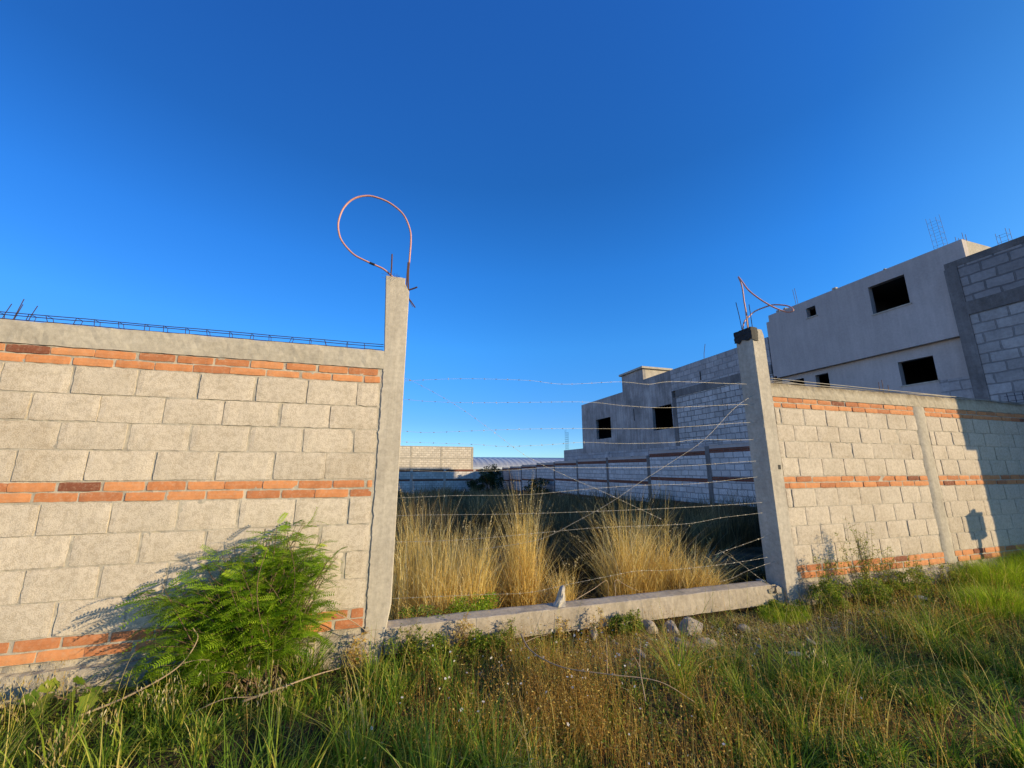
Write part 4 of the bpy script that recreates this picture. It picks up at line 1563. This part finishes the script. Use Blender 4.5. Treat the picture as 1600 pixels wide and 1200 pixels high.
leafy('tree', 'dark green rounded tree before the curved warehouse roof', 'tree', (9.6, 33.0, 0.75), (1.15, 1.0, 1.35), 5200, 0.16, M['dark_leaf'], clumps=26)
leafy('bush', 'low dark bush left of the round tree at the far wall', 'bush', (8.3, 33.2, -0.1), (1.0, 0.7, 0.6), 2400, 0.15, M['dark_leaf'], clumps=16, group='dark bushes in the lot')
leafy('bush', 'low dark bush before the boundary wall, right of the tree', 'bush', (10.9, 24.0, 0.05), (1.2, 1.4, 0.62), 4200, 0.13, M['dark_leaf'], clumps=22, group='dark bushes in the lot')
leafy('bush', 'small bright green bush behind the beam at the dry grass foot', 'bush', (0.93, 0.36, 0.17), (0.30, 0.13, 0.16), 3600, 0.022, M['frond'], clumps=24, group='green bushes at the beam')
for (bx, by, bz, rx_, rz_, lab_) in ((4.95, -0.24, .16, .22, .15, 'leafy green weed clump at the foot of the right column'),
                                   (5.55, -0.26, .16, .30, .15, 'leafy yellow green clump under the tallest wall weed'),
                                   (6.3, -0.24, .13, .34, .11, 'low leafy clump in the middle of the first right bay'),
                                   (4.35, -0.14, .07, .28, .08, 'low green creeper before the broken end of the beam')):
    leafy('bush', lab_, 'bush', (bx, by, bz + gz(bx, by)), (rx_, .15, rz_), 2600, 0.024, M['weed'], clumps=22, group='leafy clumps by the right wall')
for (bx, by, rx_, rz_, lab_) in ((0.36, -0.17, .24, .15, 'tangled green weed clump burying the left end of the beam'),
                                (0.88, -0.16, .24, .11, 'low green clump against the beam right of its buried end'),
                                (2.35, -0.12, .16, .08, 'small leafy clump between the pale stone and the tan stone')):
    leafy('bush', lab_, 'bush', (bx, by, rz_ * .9 + gz(bx, by)), (rx_, .12, rz_), 2200, 0.022, M['weed'], clumps=18, group='leafy clumps in front of the beam')
# bushes added outside the frame to cast dappled shade on the foreground
leafy('bush', 'leafy sapling added out of view to shade the lower left grass', 'bush', (4.0, -4.85, 1.45), (0.55, 0.5, 0.55), 2300, 0.06, M['weed'], clumps=18, group='bushes added out of view to shade the foreground')
for (bx, by, h_, lab_) in ((6.3, -3.7, 1.15, 'bush added out of view to shade the grass, nearest the gateway'), (7.3, -3.95, 1.25, 'bush added out of view to shade the grass, middle one'),
                           (8.5, -3.4, 1.05, 'bush added out of view to shade the grass, nearest the right wall')):
    leafy('bush', lab_, 'bush', (bx, by, h_ * .55), (0.55, 0.5, h_ * .5), 2200, 0.06, M['weed'], clumps=16, group='bushes added out of view to shade the foreground')
leafy('bush', 'loose yellow green bush at the foot of the left column', 'bush', (0.38, 0.16, 0.13), (0.27, 0.16, 0.17), 2600, 0.022, M['weed'], clumps=20, group='green bushes at the beam')


# ------------------------------------------------------------------ foreground grasses
def fg_density(x, y):
    return 1.0


def scatter_xy(n, x0, x1, y0, y1, keep=None):
    x = rng.uniform(x0, x1, n)
    y = rng.uniform(y0, y1, n)
    # nothing right against the lens, nothing through the walls
    k = (np.hypot(x, y + 3.863) > 1.15)
    k &= ~((y > -0.05) & ((x < 0.16) | (x > 4.5)))
    if keep is not None:
        k &= keep(x, y)
    return x[k], y[k]


def right_bare(x, y):
    """1 inside the trampled, stony patch in front of the beam's right half"""
    return np.clip(1.5 * np.exp(-(((x - 3.5) / 2.0) ** 2 + ((y + 0.42) / 0.40) ** 2)), 0, 1)


def grass_layers():
    parts = []
    # short undergrowth everywhere
    x, y = scatter_xy(62000, -3.2, 10.5, -2.7, -0.04)
    k = rng.random(len(x)) < np.clip(0.75 + 1.2 * pn(x, y, 1.5, 51), 0.35, 1) * (1 - 0.86 * right_bare(x, y))
    x, y = x[k], y[k]
    n = len(x)
    r_ = np.stack([x, y, gz_v(x, y) - 0.01], -1)
    yellow = np.clip(0.35 + 0.5 * pn(x, y, 0.9, 11) + 0.25 * (x > 1.8) , 0, 1)
    val = np.clip(rng.normal(0.20, 0.2, n) + 0.35 * yellow * rng.random(n), 0, 1)
    parts.append(blade_mesh(r_, rng.uniform(0.03, 0.13, n) * (1 + 0.6 * pn(x, y, 1.3, 4)), rng.uniform(0.0025, 0.005, n), rng.uniform(0, 6.28, n),
                            rng.uniform(0.1, 1.1, n), 1.7, 3, val=val, droop=rng.uniform(0, .5, n)))
    # taller tufts: clusters
    def tufts(nt, x0, x1, y0, y1, hm, per, spread, wm, vm, leanm=0.45, keep=None, vsd=0.17):
        tx, ty = scatter_xy(nt, x0, x1, y0, y1, keep)
        kk = rng.random(len(tx)) < (1 - 0.88 * right_bare(tx, ty)) * np.clip(0.85 + 1.3 * pn(tx, ty, 1.1, 71), 0.30, 1)
        tx, ty = tx[kk], ty[kk]
        nt = len(tx)
        m_ = nt * per
        k = np.repeat(np.arange(nt), per)
        a_ = rng.uniform(0, 6.28, m_)
        rad = spread * np.sqrt(rng.random(m_))
        x = tx[k] + np.cos(a_) * rad
        y = np.minimum(ty[k] + np.sin(a_) * rad, np.where((tx[k] < 0.16) | (tx[k] > 4.5), -0.06, 9))
        th = rng.uniform(0.55, 1.5, nt)[k]
        patch = np.clip(0.85 + 1.9 * pn(tx, ty, 0.85, 91), 0.35, 1.6)[k]
        h = hm * th * patch * rng.uniform(0.45, 1.1, m_)
        tv = rng.normal(0, 0.12, nt)[k]
        r2 = np.stack([x, y, gz_v(x, y) - 0.02], -1)
        az = a_ + rng.normal(0, 0.6, m_)
        return blade_mesh(r2, h, wm * rng.uniform(0.6, 1.3, m_), az, np.abs(rng.normal(leanm, leanm * .5, m_)), 1.9, 5,
                          val=np.clip(rng.normal(vm, vsd, m_) + tv, 0, 1), droop=np.clip(rng.normal(0.2, 0.2, m_), 0, 0.8))
    # left: lush green, mixed
    parts.append(tufts(210, -2.9, 0.7, -2.3, -0.12, 0.30, 40, 0.055, 0.0085, 0.40, vsd=0.22))
    parts.append(tufts(55, -1.2, 0.25, -1.6, -0.5, 0.40, 34, 0.05, 0.0095, 0.42, 0.4, vsd=0.2))
    # middle sparse green
    parts.append(tufts(95, 0.3, 2.5, -2.0, -0.2, 0.20, 34, 0.05, 0.0065, 0.52, vsd=0.22))
    # right: long, arching
    parts.append(tufts(165, 2.0, 6.2, -2.4, -0.75, 0.37, 62, 0.065, 0.0068, 0.38, 0.65, vsd=0.22))
    parts.append(tufts(105, 4.6, 9.6, -2.2, -0.12, 0.26, 56, 0.08, 0.0068, 0.46, 0.7, vsd=0.22))
    parts.append(tufts(55, 1.9, 5.0, -0.75, -0.05, 0.12, 26, 0.05, 0.0045, 0.66, 0.6))
    parts.append(tufts(40, 3.3, 5.2, -0.25, -0.05, 0.15, 30, 0.05, 0.0045, 0.48, 0.6))
    # fallen, matted blades between the tufts
    x, y = scatter_xy(12000, -2.8, 9.5, -2.5, -0.06)
    n = len(x)
    parts.append(blade_mesh(np.stack([x, y, gz_v(x, y) + rng.uniform(0, .03, n)], -1), rng.uniform(0.02, 0.05, n), rng.uniform(0.003, 0.006, n), rng.uniform(0, 6.28, n),
                            rng.uniform(2, 7, n), 1.2, 4, val=rng.uniform(0.3, 1.0, n), droop=rng.uniform(0, .8, n)))
    # straggling culms
    x, y = scatter_xy(260, -2.6, 7.5, -2.1, -0.15)
    n = len(x)
    parts.append(blade_mesh(np.stack([x, y, gz_v(x, y)], -1), rng.uniform(0.3, 0.62, n), rng.uniform(0.0025, 0.004, n), rng.uniform(0, 6.28, n),
                            rng.uniform(0.1, 0.55, n), 1.8, 6, val=rng.uniform(0.75, 1.0, n), droop=rng.uniform(0, .3, n), tipw=0.4))
    o = veg('grass', parts, M['grass'])
    tag(o, 'green and yellowing grass growing in front of the wall', 'grass', kind='stuff')

    # broad leaved ground weeds
    x, y = scatter_xy(66000, -3.0, 9.5, -2.5, -0.05)
    k = rng.random(len(x)) < np.clip(0.62 + 1.2 * pn(x, y, 1.1, 21), 0.15, 1) * (1 - 0.85 * right_bare(x, y))
    x, y = x[k], y[k]
    n = len(x)
    z = gz_v(x, y) + rng.random(n) ** 1.4 * (0.05 + 0.16 * np.clip(0.5 + pn(x, y, 1.6, 31), 0, 1))
    mt = rand_mats(n, rng.uniform(0.012, 0.030, n), tilt=0.9)
    parts = [template_scatter(LEAF_V * np.array([1, 1.3, 1]), LEAF_F, np.stack([x, y, z], -1), mt, np.clip(rng.normal(0.42, 0.25, n), 0, 1))]
    o = veg('weeds', parts, M['weed'])
    tag(o, 'low leafy weeds spreading among the foreground grass', 'weeds', kind='stuff')

    # russet dried stalks in the middle foreground
    def rdens(x, y):
        return np.exp(-(((x - 1.35) / 0.85) ** 2 + ((y + 1.15) / 0.7) ** 2)) + 0.10 * np.exp(-(((x - 5.6) / 1.4) ** 2 + ((y + 1.0) / 0.6) ** 2)) + 0.3 * np.exp(-(((x - 2.9) / 0.5) ** 2 + ((y + 1.9) / 0.35) ** 2))
    x, y = scatter_xy(62000, -0.6, 8.0, -2.4, -0.1)
    k = rng.random(len(x)) < rdens(x, y) * np.clip(0.6 + 1.2 * pn(x, y, 2.0, 41), 0.1, 1) + 0.02
    x, y = x[k], y[k]
    n = len(x)
    r_ = np.stack([x, y, gz_v(x, y)], -1)
    h = rng.uniform(0.12, 0.34, n)
    az = rng.uniform(0, 6.28, n)
    lean = np.abs(rng.normal(.3, .25, n))
    parts = [blade_mesh(r_, h, rng.uniform(0.0018, 0.0035, n), az, lean, 1.5, 3, val=np.clip(rng.normal(.45, .25, n), 0, 1))]
    kk = rng.integers(0, n, 26000)
    t_ = rng.uniform(0.3, 1.0, len(kk))
    off = lean[kk] * h[kk] * t_ ** 1.5
    pp = np.stack([x[kk] + np.cos(az[kk]) * off, y[kk] + np.sin(az[kk]) * off, r_[kk, 2] + h[kk] * t_], -1) + rng.normal(0, .006, (len(kk), 3))
    parts.append(template_scatter(LEAF_V, LEAF_F, pp, rand_mats(len(kk), rng.uniform(0.007, 0.020, len(kk)), tilt=1.2), np.clip(rng.normal(.5, .25, len(kk)), 0, 1)))
    o = veg('dry_weeds', parts, M['russet'])
    tag(o, 'reddish brown dried weed stalks in the middle foreground', 'weeds', kind='stuff')

    # straw litter on the trampled patch
    x, y = scatter_xy(15000, 0.6, 8.0, -1.4, -0.04)
    k = rng.random(len(x)) < 0.18 + 0.8 * right_bare(x, y)
    x, y = x[k], y[k]
    n = len(x)
    r_ = np.stack([x, y, gz_v(x, y) + rng.uniform(0.0, 0.03, n)], -1)
    parts = [blade_mesh(r_, rng.uniform(0.01, 0.04, n), rng.uniform(0.0025, 0.005, n), rng.uniform(0, 6.28, n), rng.uniform(1.5, 6, n), 1.2, 3, val=rng.uniform(0.1, 1, n))]
    o = veg('straw_litter', parts, M['dry'])
    tag(o, 'dry straw litter on the trampled soil before the beam', 'litter', kind='stuff')

    # loose crumbs of stone and mortar on the bare soil
    x, y = scatter_xy(2600, 0.8, 7.5, -1.2, -0.03)
    k = rng.random(len(x)) < 0.12 + 0.9 * right_bare(x, y)
    x, y = x[k], y[k]
    n = len(x)
    CV = np.array([(1, 0, -.3), (0.2, 1, -.2), (-0.9, .4, -.3), (-.5, -.9, -.2), (.6, -.7, -.3), (0.1, 0, .7)])
    CF = np.array([(0, 1, 5), (1, 2, 5), (2, 3, 5), (3, 4, 5), (4, 0, 5)])
    o = veg('gravel', [template_scatter(CV, CF, np.stack([x, y, gz_v(x, y) + 0.004], -1), rand_mats(n, 0.004 + 0.022 * rng.random(n) ** 3, tilt=0.8), rng.random(n))], M['stone'])
    tag(o, 'loose stone crumbs on the trampled soil before the beam', 'gravel', kind='stuff')

    # small white flowers
    PV, PF = [(0, 0, 0)], []
    PV, PF = [], []
    for q in range(5):
        a_ = q * 2 * math.pi / 5
        b_ = len(PV)
        c_, s_ = math.cos(a_), math.sin(a_)
        PV += [(0, 0, 0), (0.6 * c_ - 0.35 * s_, 0.6 * s_ + 0.35 * c_, 0.15), (c_, s_, 0.1), (0.6 * c_ + 0.35 * s_, 0.6 * s_ - 0.35 * c_, 0.15)]
        PF.append((b_, b_ + 3, b_ + 2, b_ + 1))
    x, y = scatter_xy(520, -0.3, 3.2, -1.9, -0.25)
    k = rng.random(len(x)) < np.exp(-(((x - 1.25) / 1.0) ** 2 + ((y + 1.0) / 0.7) ** 2)) * 0.8
    x, y = x[k], y[k]
    n = len(x)
    z = gz_v(x, y) + rng.uniform(0.16, 0.36, n)
    o = veg('wildflowers', [template_scatter(np.array(PV), np.array(PF), np.stack([x, y, z], -1), rand_mats(n, rng.uniform(0.005, 0.011, n), tilt=1.5), rng.random(n))], M['petal'])
    tag(o, 'tiny white wildflowers dotted over the dried weeds', 'wildflowers', kind='stuff')


grass_layers()


# ------------------------------------------------------------------ wild oats
def oat_tuft(label, cx, cy, n, hm, spread):
    root = empty('wild_oats', (cx, cy, gz(cx, cy)))
    tag(root, label, 'wild oats', 'wild oat tufts in the foreground')
    a_ = rng.uniform(0, 6.28, n)
    x = cx + np.cos(a_) * spread * rng.random(n)
    y = np.minimum(cy + np.sin(a_) * spread * rng.random(n), -0.1)
    r_ = np.stack([x, y, gz_v(x, y)], -1)
    h = hm * rng.uniform(0.7, 1.1, n)
    az = rng.normal(3.5, 1.2, n)
    lean = rng.uniform(0.1, 0.45, n)
    dr = rng.uniform(0.05, 0.3, n)
    veg('stalks', [blade_mesh(r_, h, rng.uniform(0.002, 0.0035, n), az, lean, 2.2, 7, val=rng.uniform(0.7, 1, n), droop=dr, tipw=0.4)], M['grass'], root)
    pp = []
    for i in range(n):
        for t_ in np.linspace(0.62, 1.0, 8):
            off = lean[i] * h[i] * t_ ** 2.2
            p = np.array([x[i] + np.cos(az[i]) * off, y[i] + np.sin(az[i]) * off, r_[i, 2] + h[i] * (t_ - dr[i] * t_ ** 3)])
            pp.append(p + np.array([rng.normal(0, .018), rng.normal(0, .018), -rng.uniform(0, 0.02)]))
    pp = np.array(pp)
    # spikelets hang: template x -> down
    m_ = len(pp)
    base = np.array([[0, 0, 1.0], [0, 1, 0], [-1, 0, 0]])
    mats = rand_mats(m_, rng.uniform(0.020, 0.036, m_), tilt=0.6) @ base
    TV = LEAF_V * np.array([1, 0.55, 1])
    veg('spikelets', [template_scatter(TV, LEAF_F, pp, mats, rng.random(m_))], M['oat'], root)


oats = [(-1.05, -0.72, 16, 0.40, .16, 'wild oats drooping below the feathery shrub, left side'),
        (-0.55, -0.95, 14, 0.46, .14, 'wild oat tuft below the middle of the feathery shrub'),
        (-1.95, -0.30, 26, 0.34, .28, 'pale wild oats against the wall at the left picture edge'),
        (-2.35, -0.22, 22, 0.32, .25, 'wild oats at the wall foot furthest left'),
        (-0.05, -1.05, 7, 0.50, .10, 'few tall oat stalks before the left column'),
        (-1.30, -1.10, 12, 0.36, .20, 'wild oats in the lower left corner'),
        (3.15, -1.35, 6, 0.42, .18, 'few oat stalks among the long grass on the right')]
for (x, y, n, h, s_, lab) in oats:
    oat_tuft(lab, x, y, n, h, s_)


# ------------------------------------------------------------------ upright weeds by the right wall, single tall stalks
def upright_weed(label, x, y, h, n_st, spread, leaves, mat='weed', name='tall_weed', grp='tall weeds against the right wall'):
    root = empty(name, (x, y, gz(x, y)))
    tag(root, label, 'weed', grp)
    st = MB()
    pp, vv = [], []
    for i in range(n_st):
        b_ = Vector((x + random.gauss(0, spread * .4), min(-0.06, y + random.gauss(0, spread * .3)) if (x > 4.5 or x < .16) else y + random.gauss(0, spread * .3), 0))
        b_.z = gz(b_.x, b_.y)
        hh = h * random.uniform(0.55, 1.05)
        tip = b_ + Vector((random.gauss(0, .10) * hh, random.gauss(-0.02, .05) * hh, hh))
        m1 = b_.lerp(tip, .5) + Vector((random.gauss(0, .02), random.gauss(0, .02), 0))
        path = spline([b_, m1, tip], 6)
        st.tube(path, [0.0028 * (1 - .7 * k / 12) for k in range(13)], 4)
        for k in range(leaves):
            t_ = random.random() ** 0.8
            idx = min(11, int(t_ * 12))
            p = path[idx].lerp(path[idx + 1], random.random())
            for q in range(3):
                pp.append((p.x + random.gauss(0, .014), p.y + random.gauss(0, .014), p.z + random.gauss(0, .008)))
        for k in range(5):      # side twigs
            idx = random.randint(3, 11)
            p = path[idx]
            d = Vector((random.uniform(-1, 1), random.uniform(-.7, .3), random.uniform(.3, 1))).normalized() * hh * random.uniform(.08, .2)
            st.tube([p, p + d * .5 + Vector((0, 0, .005)), p + d], 0.0013, 3)
            for q in range(7):
                w = p + d * random.uniform(.3, 1.05)
                pp.append((w.x + random.gauss(0, .008), w.y + random.gauss(0, .008), w.z + random.gauss(0, .008)))
    st.build('stems', M['twig'] if mat != 'weed' else M['bark'], root)
    pp = np.array(pp)
    pp[:, 1] = np.where((pp[:, 0] > 4.5) | (pp[:, 0] < 0.16), np.minimum(pp[:, 1], -0.02), pp[:, 1])
    m_ = len(pp)
    veg('foliage', [template_scatter(LEAF_V, LEAF_F, pp, rand_mats(m_, rng.uniform(0.012, 0.034, m_), tilt=1.1), np.clip(rng.normal(.68, .22, m_), 0, 1))], M[mat], root)


upright_weed('tall leafy weed against the right wall, next to its column', 5.05, -0.16, 0.62, 12, .18, 26)
upright_weed('tallest branching weed against the right wall', 5.62, -0.20, 0.95, 14, .15, 28)
upright_weed('thin weed right of the tallest one at the right wall', 6.05, -0.16, 0.58, 10, .18, 22)
upright_weed('low weed before the middle of the first right bay', 6.55, -0.18, 0.42, 11, .24, 20)
upright_weed('short weed before the concrete strip in the right wall', 7.15, -0.20, 0.34, 10, .25, 18)
for (x, y, h, n, lab) in ((1.72, -0.05, .20, 5, 'dry brown weed before the upright stone'), (2.10, -0.10, .34, 4, 'dark thin weed leaning on the beam front'),
                          (2.45, -0.14, .22, 6, 'leafy weed at the beam beside the tan stone'), (0.75, -0.10, .34, 12, 'brown stalked weed before the left end of the beam'),
                          (1.15, -0.12, .26, 11, 'scrubby weed at the beam left of the upright stone'), (0.30, -0.14, .36, 14, 'scrubby weed at the foot of the left column'),
                          (0.52, -0.16, .30, 12, 'leafy green weed hiding the left end of the beam'), (-0.1, -0.12, .28, 9, 'twiggy weed at the foot of the wall by the left column')):
    upright_weed(lab, x, y, h, n, .08, 9, 'russet' if 'brown' in lab or 'dark' in lab or 'twig' in lab else 'weed', grp='small weeds along the low beam')

# bright grass mound at the far right
def bright_clump(label, cx, cy, rx_, n, hm):
    root = empty('grass_clump', (cx, cy, gz(cx, cy)))
    tag(root, label, 'grass clump', 'bright grass clumps by the right wall')
    a_ = rng.uniform(0, 6.28, n)
    r_ = np.sqrt(rng.random(n))
    x = cx + rx_ * r_ * np.cos(a_)
    y = np.minimum(cy + rx_ * .6 * r_ * np.sin(a_), -0.05)
    rr = np.stack([x, y, gz_v(x, y) - 0.01], -1)
    veg('blades', [blade_mesh(rr, hm * rng.uniform(.5, 1.1, n) * (1.15 - .5 * r_), rng.uniform(.003, .006, n), a_ + rng.normal(0, .7, n), rng.uniform(.1, .8, n), 1.8, 4,
                              val=rng.random(n), droop=rng.uniform(0, .4, n))], M['grass_bright'], root)


bright_clump('bright yellow green grass mound beside the building shadow', 7.95, -0.35, 0.62, 3600, 0.34)
bright_clump('green grass mound inside the shadow at the right picture edge', 9.3, -0.30, 0.75, 3800, 0.42)
bright_clump('long green grass clump right of centre on the bank', 6.6, -0.85, 0.45, 2200, 0.30)
bright_clump('low green tuft at the foot of the right column', 4.25, -0.22, 0.30, 1300, 0.17)

# broadleaf plant at the lower left
BP = empty('broadleaf_weed', (-1.75, -0.35, 0))
tag(BP, 'weed with a few broad lobed green leaves in the lower left', 'weed')
BV, BF = [], []
OUT = [(0, 0), (.12, .25), (.10, .46), (.38, .34), (.42, .52), (.68, .30), (.72, .38), (1.0, 0), (.72, -.36), (.66, -.30), (.44, -.5), (.40, -.33), (.12, -.45), (.12, -.22)]
mb = MB()
for i in range(13):
    p = Vector((-1.72 + random.gauss(0, .13), -0.36 + random.gauss(0, .08), 0.12 + random.random() * .13))
    a_ = random.uniform(-2.6, 0.4)
    s_ = random.uniform(0.06, 0.115)
    Rm = Matrix.Rotation(a_, 4, 'Z') @ Matrix.Rotation(random.uniform(-.2, .8), 4, 'Y') @ Matrix.Rotation(random.uniform(-.6, .6), 4, 'X')
    vs_ = [p + (Rm @ Vector((u, w, -0.12 * u * u + 0.1 * abs(w)))) * s_ for u, w in OUT]
    c_ = p + (Rm @ Vector((.45, 0, -0.03))) * s_
    vs_.append(c_)
    k = len(OUT)
    mb.add(vs_, [(j, (j + 1) % k, k) for j in range(k)], random.uniform(.2, .7))
mb.build('leaves', M['weed'], BP)
mb = MB()
for i in range(9):
    mb.tube([(-1.72 + random.gauss(0, .03), -0.36, gz(-1.72, -.36)), (-1.72 + random.gauss(0, .08), -0.36 + random.gauss(0, .04), .10), (-1.72 + random.gauss(0, .13), -0.36 + random.gauss(0, .07), .2)], 0.003, 4)
mb.build('stems', M['bark'], BP)

# ------------------------------------------------------------------ fallen twigs
def twig(label, pts, r, branches=()):
    mb = MB()
    p = spline(pts, 8)
    mb.tube(p, [r * (1 - 0.65 * i / (len(p) - 1)) for i in range(len(p))], 6)
    for (t_, d, l_) in branches:
        q = p[int(t_ * (len(p) - 1))]
        d = Vector(d).normalized()
        mb.tube(spline([q, q + d * l_ * .5 + Vector((0, 0, .01)), q + d * l_], 4), [r * .55 * (1 - .08 * i) for i in range(9)], 5)
    o = mb.build('twig', M['twig'], smooth=True)
    tag(o, label, 'twig', 'fallen dry twigs')


def gp(x, y, u):
    return (x, y, gz(x, y) + u)


twig('long bent grey twig lying under the feathery shrub, left end raised', [gp(-1.62, -.55, .10), gp(-1.38, -.50, .16), gp(-1.18, -.46, .26), gp(-1.10, -.44, .40), gp(-1.14, -.42, .47)], .007, [(.55, (1, -.1, .05), .16)])
twig('reddish twig sticking out low under the shrub, right side', [gp(-.75, -.62, .08), gp(-.55, -.60, .13), gp(-.35, -.52, .17), gp(-.2, -.45, .18)], .008, [(.4, (.3, -.5, .2), .14)])
twig('pale twig lying crosswise below the shrub', [gp(-1.02, -.70, .09), gp(-.85, -.66, .12), gp(-.68, -.63, .10)], .005)
twig('long thin curved twig over the dried weeds in the centre foreground', [gp(1.12, -.55, .30), gp(1.10, -.85, .28), gp(1.22, -1.10, .28), gp(1.45, -1.30, .27), gp(1.72, -1.45, .26), gp(1.9, -1.55, .2)], .0055, [(.12, (.9, .1, .1), .2), (.6, (.2, .3, .9), .2)])
twig('short forked twig beside the long curved one', [gp(1.62, -1.45, .18), gp(1.64, -1.38, .30), gp(1.70, -1.32, .38)], .004, [(.5, (-.6, 0, .8), .1)])
twig('thin bare twig at the foot of the left column', [gp(-.28, -.18, .46), gp(-.12, -.16, .36), gp(0.02, -.14, .24), gp(.05, -.12, .12)], .004, [(.5, (1, 0, -.05), .12), (.4, (-.8, 0, .1), .1)])
twig('broken reed angled over the beam, right of the stone', [(1.92, 0.12, .26), (2.15, .14, .34), (2.32, .16, .40), (2.34, .17, .26)], .004)
twig('second broken reed bent behind the beam', [(2.45, .22, .22), (2.46, .22, .38), (2.62, .24, .30), (2.78, .26, .23)], .004)

# ------------------------------------------------------------------ box on a post outside the frame, its shadow falls on the right wall
PX = empty('meter_post', (10.25, -1.5, 0))
tag(PX, 'small metal meter box on a slim post beside the right wall', 'meter post')
mb = MB()
mb.box(10.10, 10.40, -1.55, -1.45, 1.22, 1.56)
mb.box(10.22, 10.27, -1.53, -1.47, 1.561, 1.62)
mb.build('meter_box', M['tin'], PX)
mb = MB()
mb.tube([(10.12, -1.5, 0.0), (10.20, -1.5, 0.7), (10.24, -1.5, 1.22)], 0.03, 8)
mb.tube([(10.32, -1.5, 0.0), (10.24, -1.5, 0.55), (10.22, -1.5, 0.8)], 0.02, 8)
mb.build('post', M['rust'], PX)
